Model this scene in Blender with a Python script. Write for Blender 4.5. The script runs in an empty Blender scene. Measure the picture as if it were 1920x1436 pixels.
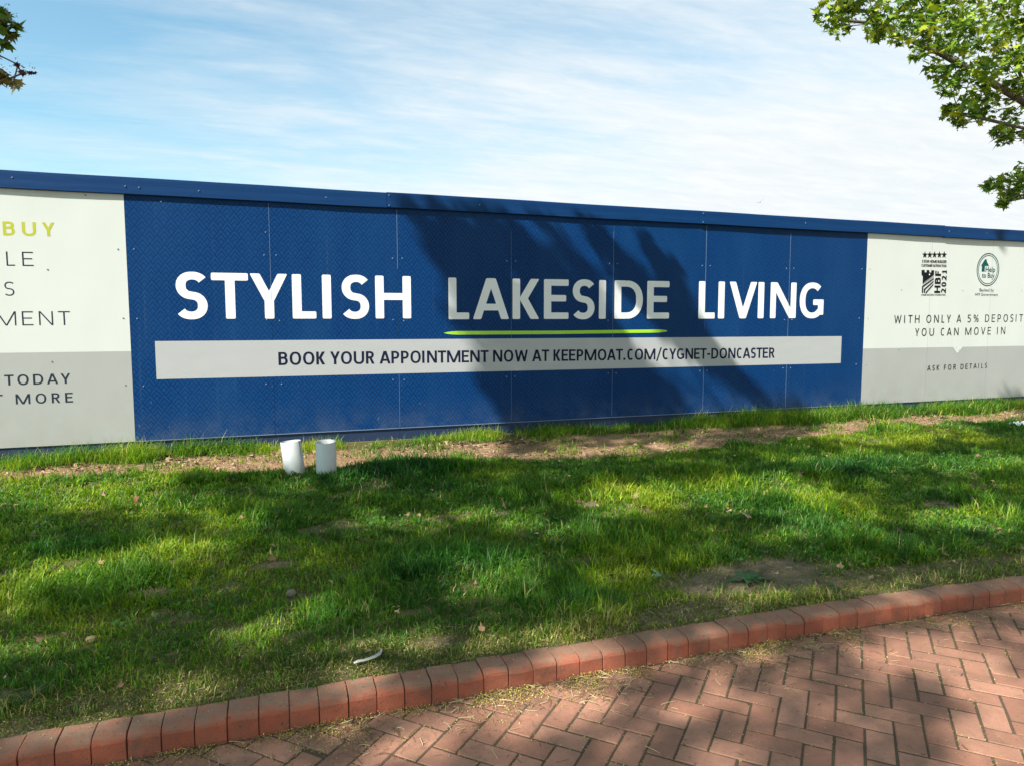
import bpy, bmesh, math, random
import numpy as np
from mathutils import Vector, Matrix, Euler
random.seed(7)
RNG = np.random.default_rng(11)
scene = bpy.context.scene
COL = scene.collection

# ------------------------------------------------------------------ camera
# metres; x runs right along the hoarding, y towards it, z up; z = 0 is the lower edge of the printed boards
CAM = Vector((1.1914, -7.1298, 1.0838))
YAW, PITCH, ROLL = math.radians(19.157), math.radians(-4.955), math.radians(0.058)
cam = bpy.data.cameras.new('camera')
cam.sensor_width = 36.0
cam.lens = 36.0 * 1307.2 / 1920.0
cam.clip_start = 0.05
cam.clip_end = 3000
camo = bpy.data.objects.new('camera', cam)
COL.objects.link(camo)
camo.location = CAM
camo.rotation_euler = Euler((math.pi / 2 + PITCH, ROLL, -YAW), 'XYZ')
scene.camera = camo

# ------------------------------------------------------------------ light
SUN = Vector((1.0, 0.55, -1.03)).normalized()          # travel direction of the light
sun = bpy.data.lights.new('sun', 'SUN')
sun.energy = 5.0
sun.angle = math.radians(0.75)
sun.color = (1.0, 0.955, 0.88)
suno = bpy.data.objects.new('sun', sun)
COL.objects.link(suno)
suno.rotation_euler = SUN.to_track_quat('-Z', 'Y').to_euler()
suno.location = (-20, -14, 20)

scene.view_settings.view_transform = 'Standard'
scene.view_settings.look = 'None'
scene.view_settings.exposure = 1.12
scene.view_settings.gamma = 1.0
scene.view_settings.use_curve_mapping = False
scene.cycles.max_bounces = 8
scene.cycles.transparent_max_bounces = 8

world = bpy.data.worlds.new('World')
scene.world = world
world.use_nodes = True


class NT:
    """small node-building helper"""
    def __init__(self, tree):
        self.t = tree
        self.n = tree.nodes
        self.l = tree.links

    def node(self, typ, ins=None, **props):
        nd = self.n.new(typ)
        for k, v in props.items():
            setattr(nd, k, v)
        for k, v in (ins or {}).items():
            self.set(nd.inputs[k], v)
        return nd

    def set(self, sock, v):
        if isinstance(v, bpy.types.NodeSocket):
            self.l.new(v, sock)
        elif isinstance(v, bpy.types.Node):
            self.l.new(v.outputs[0], sock)
        else:
            if isinstance(v, (tuple, list)) and len(v) == 3 and sock.type == 'RGBA':
                v = (*v, 1)
            sock.default_value = v

    def math(self, op, a, b=None, c=None, clamp=False):
        nd = self.n.new('ShaderNodeMath')
        nd.operation = op
        nd.use_clamp = clamp
        self.set(nd.inputs[0], a)
        if b is not None:
            self.set(nd.inputs[1], b)
        if c is not None:
            self.set(nd.inputs[2], c)
        return nd.outputs[0]

    def noise(self, vec, scale, detail=4, rough=.55, dist=0.0):
        nd = self.node('ShaderNodeTexNoise', {'Scale': scale, 'Detail': detail, 'Roughness': rough, 'Distortion': dist})
        if vec is not None:
            self.l.new(vec, nd.inputs['Vector'])
        return nd.outputs[0]

    def ramp(self, fac, stops):
        nd = self.n.new('ShaderNodeValToRGB')
        e = nd.color_ramp.elements
        while len(e) < len(stops):
            e.new(.5)
        for i, (p, c) in enumerate(stops):
            e[i].position = p
            e[i].color = (c, c, c, 1) if isinstance(c, (int, float)) else (*c, 1)
        self.set(nd.inputs[0], fac)
        return nd.outputs[0]

    def mix(self, fac, a, b, blend='MIX'):
        nd = self.n.new('ShaderNodeMix')
        nd.data_type = 'RGBA'
        nd.blend_type = blend
        self.set(nd.inputs[0], fac)
        self.set(nd.inputs[6], a)
        self.set(nd.inputs[7], b)
        return nd.outputs[2]

    def mapping(self, vec, scale=(1, 1, 1), rot=(0, 0, 0), loc=(0, 0, 0)):
        nd = self.node('ShaderNodeMapping', {'Scale': scale, 'Rotation': rot, 'Location': loc})
        self.l.new(vec, nd.inputs[0])
        return nd.outputs[0]


def build_sky():
    w = NT(world.node_tree)
    bg = w.n['Background']
    sky = w.node('ShaderNodeTexSky', sky_type='NISHITA', sun_disc=False)
    sky.sun_elevation = math.asin(-SUN.z)
    sky.sun_rotation = math.atan2(-SUN.x, -SUN.y)
    sky.altitude = 20
    sky.air_density = 1.0
    sky.dust_density = 1.2
    sky.ozone_density = 1.5
    tc = w.node('ShaderNodeTexCoord')
    d = w.node('ShaderNodeSeparateXYZ', {0: tc.outputs['Generated']})
    zz = w.math('ADD', w.math('MAXIMUM', d.outputs[2], 0.0), .10)
    u = w.math('DIVIDE', d.outputs[0], zz)
    v = w.math('DIVIDE', d.outputs[1], zz)
    uv = w.node('ShaderNodeCombineXYZ', {0: u, 1: v, 2: 0.0}).outputs[0]
    # thin streaky cirrus: long across the view, short along it, plus fine ripples
    m1 = w.mapping(uv, (.42, 1.25, 1), (0, 0, math.radians(26)), (2.3, 1.1, 0))
    n1 = w.noise(m1, 1.1, 7, .62, .55)
    m2 = w.mapping(uv, (.9, 3.4, 1), (0, 0, math.radians(14)), (5.1, .4, 0))
    n2 = w.noise(m2, 1.6, 6, .6, .35)
    m3 = w.mapping(uv, (1.6, 4.5, 1), (0, 0, math.radians(38)), (.2, 7, 0))
    n3 = w.noise(m3, 2.6, 8, .66, .45)
    s = w.math('ADD', w.math('MULTIPLY', n1, .62), w.math('ADD', w.math('MULTIPLY', n2, .26), w.math('MULTIPLY', n3, .12)))
    s = w.math('ADD', w.math('MULTIPLY', w.math('SUBTRACT', s, .5), 1.15), .5)
    # the veil thickens towards the horizon and towards the right (east) of the view
    hor = w.math('SUBTRACT', 1.0, w.math('MULTIPLY', d.outputs[2], 2.3), clamp=True)
    east = w.math('ADD', w.math('MULTIPLY', d.outputs[0], .80), w.math('MULTIPLY', d.outputs[1], -.16))
    cover = w.math('ADD', s, w.math('ADD', w.math('MULTIPLY', hor, .40), w.math('MULTIPLY', east, .58)))
    fac = w.ramp(cover, [(.36, 0.04), (.56, .36), (.76, .82), (.92, 1.0)])
    nsky = w.mix(1.0, sky.outputs[0], (.084, .112, .101), 'MULTIPLY')
    cloud = w.mix(w.ramp(w.math('ADD', w.math('MULTIPLY', n3, .6), w.math('MULTIPLY', n2, .4)), [(.36, 0), (.60, 1)]), (.392, .426, .444), (.446, .461, .466))
    colr = w.mix(fac, nsky, cloud)
    w.l.new(colr, bg.inputs[0])
    bg.inputs[1].default_value = 1.0


build_sky()


# ------------------------------------------------------------------ helpers
def link(o, parent=None):
    COL.objects.link(o)
    if parent is not None:
        o.parent = parent
    return o


def mesh_obj(name, verts, faces, mats, parent=None, smooth=False, midx=None):
    me = bpy.data.meshes.new(name)
    me.from_pydata([tuple(v) for v in verts], [], faces)
    for m in (mats if isinstance(mats, (list, tuple)) else [mats]):
        me.materials.append(m)
    if midx is not None:
        me.polygons.foreach_set('material_index', midx)
    if smooth:
        me.polygons.foreach_set('use_smooth', [True] * len(me.polygons))
    me.update()
    return link(bpy.data.objects.new(name, me), parent)


def big_mesh(name, V, tris, mat, colors=None, smooth=False, parent=None, quads=None):
    """numpy arrays -> mesh (triangles and optional quads), optional per-vertex colour"""
    me = bpy.data.meshes.new(name)
    nt, nq = len(tris), 0 if quads is None else len(quads)
    me.vertices.add(len(V))
    me.vertices.foreach_set('co', np.asarray(V, np.float32).ravel())
    loops = np.asarray(tris, np.int32).ravel()
    starts = np.arange(nt, dtype=np.int32) * 3
    if nq:
        loops = np.concatenate([loops, np.asarray(quads, np.int32).ravel()])
        starts = np.concatenate([starts, nt * 3 + np.arange(nq, dtype=np.int32) * 4])
    me.loops.add(len(loops))
    me.loops.foreach_set('vertex_index', loops)
    me.polygons.add(nt + nq)
    me.polygons.foreach_set('loop_start', starts)
    if smooth:
        me.polygons.foreach_set('use_smooth', np.ones(nt + nq, bool))
    if colors is not None:
        a = me.color_attributes.new('Col', 'FLOAT_COLOR', 'POINT')
        c4 = np.ones((len(V), 4), np.float32)
        c4[:, :3] = colors
        a.data.foreach_set('color', c4.ravel())
    me.materials.append(mat)
    me.update()
    me.validate()
    return link(bpy.data.objects.new(name, me), parent)


def tag(o, label=None, category=None, group=None, kind=None):
    for k, v in (('label', label), ('category', category), ('group', group), ('kind', kind)):
        if v:
            o[k] = v
    return o


def empty(name, loc=(0, 0, 0)):
    o = bpy.data.objects.new(name, None)
    o.empty_display_size = .1
    o.location = loc
    return link(o)


def box_data(x0, x1, y0, y1, z0, z1):
    v = [(x0, y0, z0), (x1, y0, z0), (x1, y1, z0), (x0, y1, z0), (x0, y0, z1), (x1, y0, z1), (x1, y1, z1), (x0, y1, z1)]
    f = [(0, 3, 2, 1), (4, 5, 6, 7), (0, 1, 5, 4), (1, 2, 6, 5), (2, 3, 7, 6), (3, 0, 4, 7)]
    return v, f


def hash2(ix, iy, seed=0):
    h = (ix.astype(np.int64) * 374761393 + iy.astype(np.int64) * 668265263 + seed * 974711) & 0xffffffff
    h = ((h ^ (h >> 13)) * 1274126177) & 0xffffffff
    return ((h ^ (h >> 16)) & 0xffff) / 65535.0


def vnoise(x, y, seed=0):
    x = np.asarray(x, float); y = np.asarray(y, float)
    ix, iy = np.floor(x), np.floor(y)
    fx, fy = x - ix, y - iy
    fx = fx * fx * (3 - 2 * fx); fy = fy * fy * (3 - 2 * fy)
    a = hash2(ix, iy, seed); b = hash2(ix + 1, iy, seed)
    c = hash2(ix, iy + 1, seed); d = hash2(ix + 1, iy + 1, seed)
    return (a * (1 - fx) + b * fx) * (1 - fy) + (c * (1 - fx) + d * fx) * fy


def fbm(x, y, seed=0, octv=4):
    s, a, t = 0, 1, 0
    x = np.asarray(x, float); y = np.asarray(y, float)
    for i in range(octv):
        s = s + a * vnoise(x * 2 ** i, y * 2 ** i, seed + i); t += a; a *= .5
    return s / t


# ------------------------------------------------------------------ materials
def new_mat(name):
    m = bpy.data.materials.new(name)
    m.use_nodes = True
    w = NT(m.node_tree)
    b = w.n['Principled BSDF']
    return m, w, b


def bump(w, b, height, strength=.3, dist=.01):
    nd = w.node('ShaderNodeBump', {'Strength': strength, 'Distance': dist, 'Height': height})
    w.l.new(nd.outputs[0], b.inputs['Normal'])


def plain(name, col, rough=.5, spec=.5, var=0.0, scale=20):
    m, w, b = new_mat(name)
    if var:
        tc = w.node('ShaderNodeTexCoord')
        n = w.noise(tc.outputs['Object'], scale, 5)
        c = w.mix(w.math('MULTIPLY', n, var), col, tuple(v * .45 for v in col))
        w.set(b.inputs['Base Color'], c)
    else:
        b.inputs['Base Color'].default_value = (*col, 1)
    b.inputs['Roughness'].default_value = rough
    b.inputs['Specular IOR Level'].default_value = spec
    return m


def dirt_fac(w, vec, z0, z1, zsock):
    """splashed soil: speckles and streaks that thin out upwards"""
    h = w.node('ShaderNodeMapRange', {0: zsock, 1: z0, 2: z1, 3: 1.0, 4: 0.0}).outputs[0]
    sp = w.ramp(w.noise(vec, 70, 3, .7), [(.55, 0), (.72, 1)])
    cl = w.ramp(w.noise(vec, 5, 4, .6), [(.35, 0), (.75, 1)])
    return w.math('MULTIPLY', w.math('MULTIPLY', h, h), w.math('ADD', w.math('MULTIPLY', sp, .55), w.math('MULTIPLY', cl, .5)), clamp=True)


def mat_blue_board():
    m, w, b = new_mat('printed_blue_board')
    tc = w.node('ShaderNodeTexCoord')
    p = tc.outputs['Object']
    s = w.node('ShaderNodeSeparateXYZ', {0: p})
    xa = w.math('DIVIDE', s.outputs[0], .1195)
    za = w.math('DIVIDE', s.outputs[2], .160)
    fu = w.math('FRACT', w.math('ADD', w.math('ADD', xa, za), 40.15))
    fv = w.math('FRACT', w.math('ADD', w.math('SUBTRACT', za, xa), 140.4))
    mx = w.math('MAXIMUM', fu, fv)
    mn = w.math('MINIMUM', fu, fv)

    def near(v, at, hw):
        return w.math('LESS_THAN', w.math('ABSOLUTE', w.math('SUBTRACT', v, at)), hw)
    ln = w.math('MAXIMUM', near(mx, 1.0, .045), w.math('MAXIMUM', near(mn, 0.0, .045),
                w.math('MAXIMUM', near(mx, .71, .05), near(mx, .43, .045))))
    # alternate cells print a touch deeper, as on the board
    base = w.mix(w.noise(p, 1.3, 3), (.0010, .031, .118), (.0014, .041, .145))
    col = w.mix(w.math('MULTIPLY', ln, .85), base, (.0004, .014, .068))
    oi = w.node('ShaderNodeObjectInfo')
    col = w.mix(w.math('MULTIPLY', oi.outputs['Random'], .22), col, (.0016, .030, .100))
    fade = w.ramp(w.noise(w.mapping(p, (1.2, 1, .35)), 1.7, 4, .6), [(.45, 0), (.75, 1)])
    col = w.mix(w.math('MULTIPLY', fade, .16), col, (.020, .085, .20))
    drip = w.ramp(w.noise(w.mapping(p, (26, 1, .5)), 1.0, 3, .6), [(.60, 0), (.75, 1)])
    col = w.mix(w.math('MULTIPLY', drip, .09), col, (.10, .14, .20))
    df = dirt_fac(w, p, 0.0, .42, s.outputs[2])
    col = w.mix(w.math('MULTIPLY', df, .45), col, (.16, .17, .17))
    scr = w.mapping(p, (1, 1, .22), (0, math.radians(32), 0))
    sc = w.ramp(w.noise(scr, 34, 2, .5), [(.735, 0), (.76, 1)])
    lowm = w.node('ShaderNodeMapRange', {0: s.outputs[2], 1: .05, 2: .75, 3: .5, 4: 0.0}).outputs[0]
    col = w.mix(w.math('MULTIPLY', sc, w.math('MAXIMUM', lowm, 0.0)), col, (.25, .30, .36))
    w.set(b.inputs['Base Color'], col)
    w.set(b.inputs['Roughness'], w.math('ADD', .36, w.math('MULTIPLY', w.noise(p, 3, 4), .2)))
    b.inputs['Specular IOR Level'].default_value = .12
    bump(w, b, w.noise(w.mapping(p, (1, 1, .5)), 1.6, 2), .25, .02)
    return m


def mat_white_board(name, zb):
    m, w, b = new_mat(name)
    tc = w.node('ShaderNodeTexCoord')
    p = tc.outputs['Object']
    s = w.node('ShaderNodeSeparateXYZ', {0: p})
    up = w.math('GREATER_THAN', s.outputs[2], zb)
    white = w.mix(w.noise(p, 2, 3), (.53, .555, .525), (.49, .515, .485))
    grey = w.mix(w.noise(p, 2.5, 3), (.325, .335, .325), (.29, .298, .285))
    col = w.mix(up, grey, white)
    df = dirt_fac(w, p, 0.0, .7, s.outputs[2])
    col = w.mix(w.math('MULTIPLY', df, .5), col, (.22, .19, .13))
    spk = w.ramp(w.noise(p, 55, 2, .6), [(.745, 0), (.775, 1)])
    col = w.mix(w.math('MULTIPLY', spk, .45), col, (.18, .17, .15))
    w.set(b.inputs['Base Color'], col)
    b.inputs['Roughness'].default_value = .32
    bump(w, b, w.noise(w.mapping(p, (1, 1, .4)), 1.3, 2), .35, .03)
    return m


def mat_strip():
    m, w, b = new_mat('silver_strip')
    tc = w.node('ShaderNodeTexCoord')
    p = tc.outputs['Object']
    w.set(b.inputs['Base Color'], w.mix(w.noise(w.mapping(p, (1, 1, 4)), 3, 5), (.325, .335, .34), (.37, .38, .385)))
    b.inputs['Roughness'].default_value = .38
    bump(w, b, w.noise(p, 9, 3), .12, .004)
    return m


def mat_capping():
    m, w, b = new_mat('blue_painted_timber')
    tc = w.node('ShaderNodeTexCoord')
    p = tc.outputs['Object']
    g = w.noise(w.mapping(p, (.6, 8, 16)), 4, 6, .65)
    col = w.mix(g, (.0012, .021, .088), (.003, .040, .128))
    chip = w.ramp(w.noise(w.mapping(p, (1, 3, 2.2)), 11, 3, .6), [(.77, 0), (.79, 1)])
    col = w.mix(w.math('MULTIPLY', chip, .5), col, (.25, .28, .32))
    w.set(b.inputs['Base Color'], col)
    w.set(b.inputs['Roughness'], w.math('ADD', .45, w.math('MULTIPLY', g, .25)))
    b.inputs['Specular IOR Level'].default_value = .14
    bump(w, b, g, .3, .004)
    return m


def mat_brick(name, lo, hi, grime, gscale=14, dusty=False):
    m, w, b = new_mat(name)
    tc = w.node('ShaderNodeTexCoord')
    oi = w.node('ShaderNodeObjectInfo')
    geo = w.node('ShaderNodeNewGeometry')
    p = geo.outputs['Position']
    r = oi.outputs['Random']
    c = w.mix(r, lo, hi)
    c = w.mix(w.math('MULTIPLY', w.noise(p, 9, 5, .6), .5), c, tuple(v * .62 for v in lo))
    gr = w.ramp(w.noise(p, gscale, 6, .68), [(.46, 0), (.70, 1)])
    per = w.math('ADD', .30, w.math('MULTIPLY', w.math('FRACT', w.math('MULTIPLY', r, 7.31)), .65))
    c = w.mix(w.math('MULTIPLY', gr, per), c, grime)
    if dusty:          # trodden-in soil on the flat top of the kerb bricks
        ob = w.node('ShaderNodeSeparateXYZ', {0: tc.outputs['Object']})
        lv = w.math('ADD', ob.outputs[2], w.math('MULTIPLY', w.math('SUBTRACT', w.noise(p, 22, 4, .6), .5), .06))
        tp = w.node('ShaderNodeMapRange', {0: lv, 1: .070, 2: .100, 3: 0.0, 4: .80}).outputs[0]
        c = w.mix(tp, c, (.225, .150, .100))
    sp = w.ramp(w.noise(p, 190, 3, .6), [(.62, 0), (.72, 1)])
    c = w.mix(w.math('MULTIPLY', sp, .30), c, (.42, .34, .27))
    sp2 = w.ramp(w.noise(p, 75, 4, .65), [(.60, 0), (.70, 1)])
    c = w.mix(w.math('MULTIPLY', sp2, .6), c, (.055, .03, .022))
    big = w.ramp(w.noise(p, 2.2, 4, .6), [(.42, 0), (.68, 1)])
    c = w.mix(w.math('MULTIPLY', big, .35), c, tuple(v * .8 for v in grime))
    w.set(b.inputs['Base Color'], c)
    b.inputs['Roughness'].default_value = .86
    b.inputs['Specular IOR Level'].default_value = .25
    h = w.math('ADD', w.noise(p, 160, 4, .7), w.math('MULTIPLY', w.noise(p, 26, 3), 1.2))
    bump(w, b, h, .85 if dusty else .6, .004)
    return m


def mat_soil():
    m, w, b = new_mat('lawn_soil')
    geo = w.node('ShaderNodeNewGeometry')
    p = geo.outputs['Position']
    at = w.node('ShaderNodeAttribute', attribute_name='Col')
    sp = w.node('ShaderNodeSeparateColor', {0: at.outputs['Color']})
    n1 = w.noise(p, 3.0, 6, .62)
    n2 = w.noise(p, 38, 5, .7)
    n3 = w.noise(p, 130, 3, .6)
    dry = w.mix(n1, (.27, .165, .095), (.17, .095, .05))
    dry = w.mix(w.ramp(n2, [(.40, 0), (.66, 1)]), dry, (.31, .20, .12))
    dry = w.mix(w.math('MULTIPLY', w.ramp(n3, [(.58, 0), (.7, 1)]), .6), dry, (.13, .075, .04))
    grey = w.mix(n1, (.13, .095, .06), (.20, .155, .105))
    grey = w.mix(w.math('MULTIPLY', w.ramp(n2, [(.46, 0), (.66, 1)]), .7), grey, (.10, .075, .045))
    turf = w.mix(n2, (.05, .055, .018), (.11, .095, .035))
    turf = w.mix(w.math('MULTIPLY', w.ramp(n3, [(.5, 0), (.72, 1)]), .5), turf, (.20, .16, .07))
    c = w.mix(sp.outputs[0], turf, dry)
    c = w.mix(sp.outputs[1], c, grey)
    w.set(b.inputs['Base Color'], c)
    b.inputs['Roughness'].default_value = .95
    b.inputs['Specular IOR Level'].default_value = .15
    bump(w, b, w.math('ADD', n2, w.math('MULTIPLY', n3, .5)), .9, .02)
    return m


def mat_leafy(name, trans=.35, rough=.5, spec=.35, tint=(1.25, 1.35, .55)):
    m, w, b = new_mat(name)
    at = w.node('ShaderNodeAttribute', attribute_name='Col')
    w.set(b.inputs['Base Color'], at.outputs['Color'])
    b.inputs['Roughness'].default_value = rough
    b.inputs['Specular IOR Level'].default_value = spec
    tr = w.node('ShaderNodeBsdfTranslucent')
    w.set(tr.inputs[0], w.mix(1.0, at.outputs['Color'], tint, 'MULTIPLY'))
    mx = w.node('ShaderNodeMixShader', {0: trans, 1: b.outputs[0], 2: tr.outputs[0]})
    w.l.new(mx.outputs[0], w.n['Material Output'].inputs[0])
    return m


def mat_bark():
    m, w, b = new_mat('bark')
    geo = w.node('ShaderNodeNewGeometry')
    p = geo.outputs['Position']
    n = w.noise(w.mapping(p, (1, 1, .25)), 26, 6, .65)
    c = w.mix(n, (.045, .035, .025), (.15, .125, .09))
    w.set(b.inputs['Base Color'], c)
    b.inputs['Roughness'].default_value = .9
    bump(w, b, n, .8, .02)
    return m


def mat_vcol(name, rough=.8):
    m, w, b = new_mat(name)
    at = w.node('ShaderNodeAttribute', attribute_name='Col')
    w.set(b.inputs['Base Color'], at.outputs['Color'])
    b.inputs['Roughness'].default_value = rough
    b.inputs['Specular IOR Level'].default_value = .2
    return m


def mat_pipe(name, crack):
    m, w, b = new_mat(name)
    tc = w.node('ShaderNodeTexCoord')
    p = tc.outputs['Object']
    s = w.node('ShaderNodeSeparateXYZ', {0: p})
    n = w.noise(p, 14, 5, .6)
    c = w.mix(n, (.44, .465, .46), (.36, .385, .375))
    st = w.ramp(w.noise(w.mapping(p, (1, 1, .3)), 9, 4), [(.52, 0), (.72, 1)])
    c = w.mix(w.math('MULTIPLY', st, .35), c, (.42, .38, .28))
    low = w.node('ShaderNodeMapRange', {0: s.outputs[2], 1: -.02, 2: .12, 3: .55, 4: 0.0}).outputs[0]
    c = w.mix(w.math('MULTIPLY', low, n), c, (.23, .20, .12))
    w.set(b.inputs['Base Color'], c)
    b.inputs['Roughness'].default_value = .42
    return m


M = dict(
    blue=mat_blue_board(), left=mat_white_board('white_over_grey_board_a', .826), right=mat_white_board('white_over_grey_board_b', .737),
    strip=mat_strip(), cap=mat_capping(), edge=plain('board_edge', (.11, .16, .25), .5),
    base=plain('dark_blue_base', (.012, .028, .075), .55, .4, .6, 6), ply=plain('backing_ply', (.03, .03, .035), .8),
    white_ink=plain('white_ink', (.70, .705, .70), .38), green_ink=plain('lime_ink', (.30, .56, .015), .4),
    navy_ink=plain('navy_ink', (.007, .010, .030), .55, .12), lime_text=plain('lime_text_ink', (.36, .375, .02), .4),
    slate_ink=plain('slate_ink', (.016, .024, .038), .55, .12), char_ink=plain('charcoal_ink', (.013, .016, .016), .55, .12),
    black_ink=plain('black_ink', (.006, .007, .008), .55, .12), teal_ink=plain('teal_ink', (.002, .065, .065), .55, .12),
    panel_white=plain('panel_white', (.52, .545, .515), .4),
    screw=plain('screw_head', (.13, .17, .24), .35),
    kerb=mat_brick('kerb_brick', (.31, .080, .043), (.41, .125, .068), (.13, .074, .050), 11, True),
    paver=mat_brick('paver_brick', (.28, .128, .082), (.41, .208, .138), (.19, .104, .072), 9),
    joint=plain('joint_sand', (.105, .076, .051), .95, .1, .8, 60),
    soil=mat_soil(), grass=mat_leafy('grass_blades', .40, .5, .22, (1.2, 1.35, .4)), leaf=mat_leafy('tree_leaf', .34, .45, .35, (1.3, 1.3, .45)),
    bark=mat_bark(), litter=mat_vcol('litter'), far=plain('far_ground', (.08, .09, .04), .95, .1, .6, .3),
    pipe=mat_pipe('grey_plastic_pipe', False), crackm=plain('pipe_crack', (.05, .05, .05), .8),
    feather=plain('pale_paper', (.40, .39, .35), .7, .2, .6, 60), bird=plain('bird_grey', (.33, .34, .36), .8),
    stone=plain('pale_stone', (.20, .175, .13), .9, .2, .7, 40), stone2=plain('buff_stone', (.22, .185, .085), .9, .2, .6, 50),
)

# ------------------------------------------------------------------ ground levels
PATH_Z = -.466
KERB_Z = -.370


def kerb_y(x):
    """front face of the kerb"""
    x = np.asarray(x, float)
    d = np.clip(x - 3.3, 0, 2.6)
    e = np.clip(x - 5.9, 0, None)
    return -4.452 - .018 * d * d - .0936 * e


def ground_z(x, y):
    x = np.asarray(x, float); y = np.asarray(y, float)
    t = np.clip((y + 4.31) / 4.31, -.03, 1.0)
    z = -.378 + .258 * t
    lawn = np.clip((y + 4.25) / .35, 0, 1) * np.clip((-.05 - y) / .25, 0, 1)
    z = z + lawn * ((fbm(x * 1.1, y * 1.1, 3) - .5) * .09 + (fbm(x * 5, y * 5, 9) - .5) * .03)
    return z


DU = np.array([(-14, -.4), (-.97, -.33), (-.2, -.26), (.67, -.22), (2.1, -.34), (3.8, -.34), (5.8, -.36), (8.0, -.42), (11.1, -.28), (24, -.3)])
DL = np.array([(-14, -.6), (-.9, -.56), (-.16, -.78), (.54, -.79), (1.2, -.95), (3, -.95), (4.45, -1.36), (5.84, -1.15), (8.4, -.84), (10.3, -.79), (24, -.8)])


def dirt_mask(x, y):
    """1 on the trodden soil strip below the hoarding"""
    e = (fbm(x * 2.6, y * 2.6, 21) - .5) * .42
    up = np.interp(x, DU[:, 0], DU[:, 1]) + e * .6
    lo = np.interp(x, DL[:, 0], DL[:, 1]) + e
    return np.clip((up - y) / .07 + .5, 0, 1) * np.clip((y - lo) / .10 + .5, 0, 1)


BARE = [(3.75, -3.95, .55, .24), (3.2, -4.20, .45, .10), (5.0, -4.18, .6, .11), (1.84, -3.80, .12, .05), (1.90, -4.13, .15, .06), (2.9, -3.45, .12, .05),
        (2.72, -2.58, .10, .06), (3.74, -2.62, .10, .05), (3.41, -2.52, .08, .05), (.1, -4.05, .22, .07), (.55, -3.2, .14, .06), (1.2, -3.02, .13, .05), (4.4, -4.15, .5, .12)]


def bare_mask(x, y):
    m = np.zeros_like(x)
    w = (fbm(x * 6, y * 6, 31) - .5) * 1.1
    for cx, cy, a, b in BARE:
        m = np.maximum(m, np.clip(1.6 - 1.2 * (((x - cx) / a) ** 2 + ((y - cy) / b) ** 2) + w, 0, 1))
    kerbside = np.clip((-4.15 - y) / .14 + (fbm(x * 2.2, y * 3, 44) - .5) * 2.2, 0, 1) * (.28 + .34 * np.clip((x - 2.4) / .6, 0, 1))
    spots = np.clip((fbm(x * 3.1, y * 4.0, 57, 3) - .70) / .07, 0, 1) * .55
    return np.maximum(np.maximum(m, kerbside), spots)


def build_ground():
    v, f = [(-400, -400, -.70), (400, -400, -.70), (400, 400, -.70), (-400, 400, -.70)], [(0, 1, 2, 3)]
    g = mesh_obj('ground', v, f, M['far'])
    tag(g, kind='structure')
    xs = np.concatenate([np.arange(-14, -2, .3), np.arange(-2, 11.5, .035), np.arange(11.5, 24, .3)])
    ys = np.concatenate([np.arange(-4.362, .05, .035), [.2, 1, 3, 8]])
    X, Y = np.meshgrid(xs, ys)
    # keep the front edge tucked behind the kerb
    off = kerb_y(X) + 4.452
    Yw = Y + off * np.clip((-Y) / 4.3, 0, 1)
    Z = ground_z(X, Yw) + (fbm(X * 22, Yw * 22, 70, 2) - .5) * .022 * np.clip((-.02 - Yw) / .2, 0, 1)
    D = dirt_mask(X, Yw) + np.clip((Yw + .02) / .02, 0, 1)
    Z = Z - .012 * dirt_mask(X, Yw)
    B = bare_mask(X, Yw) * (1 - np.clip(D, 0, 1))
    colr = np.stack([np.clip(D, 0, 1), B, 0 * B], -1).reshape(-1, 3)
    nx, ny = len(xs), len(ys)
    idx = np.arange(nx * ny).reshape(ny, nx)
    q = np.stack([idx[:-1, :-1], idx[:-1, 1:], idx[1:, 1:], idx[1:, :-1]], -1).reshape(-1, 4)
    o = big_mesh('lawn', np.stack([X, Yw, Z], -1).reshape(-1, 3), np.zeros((0, 3), int), M['soil'], colr, True, None, q)
    tag(o, kind='structure')
    return o


LAWN = build_ground()


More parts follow.
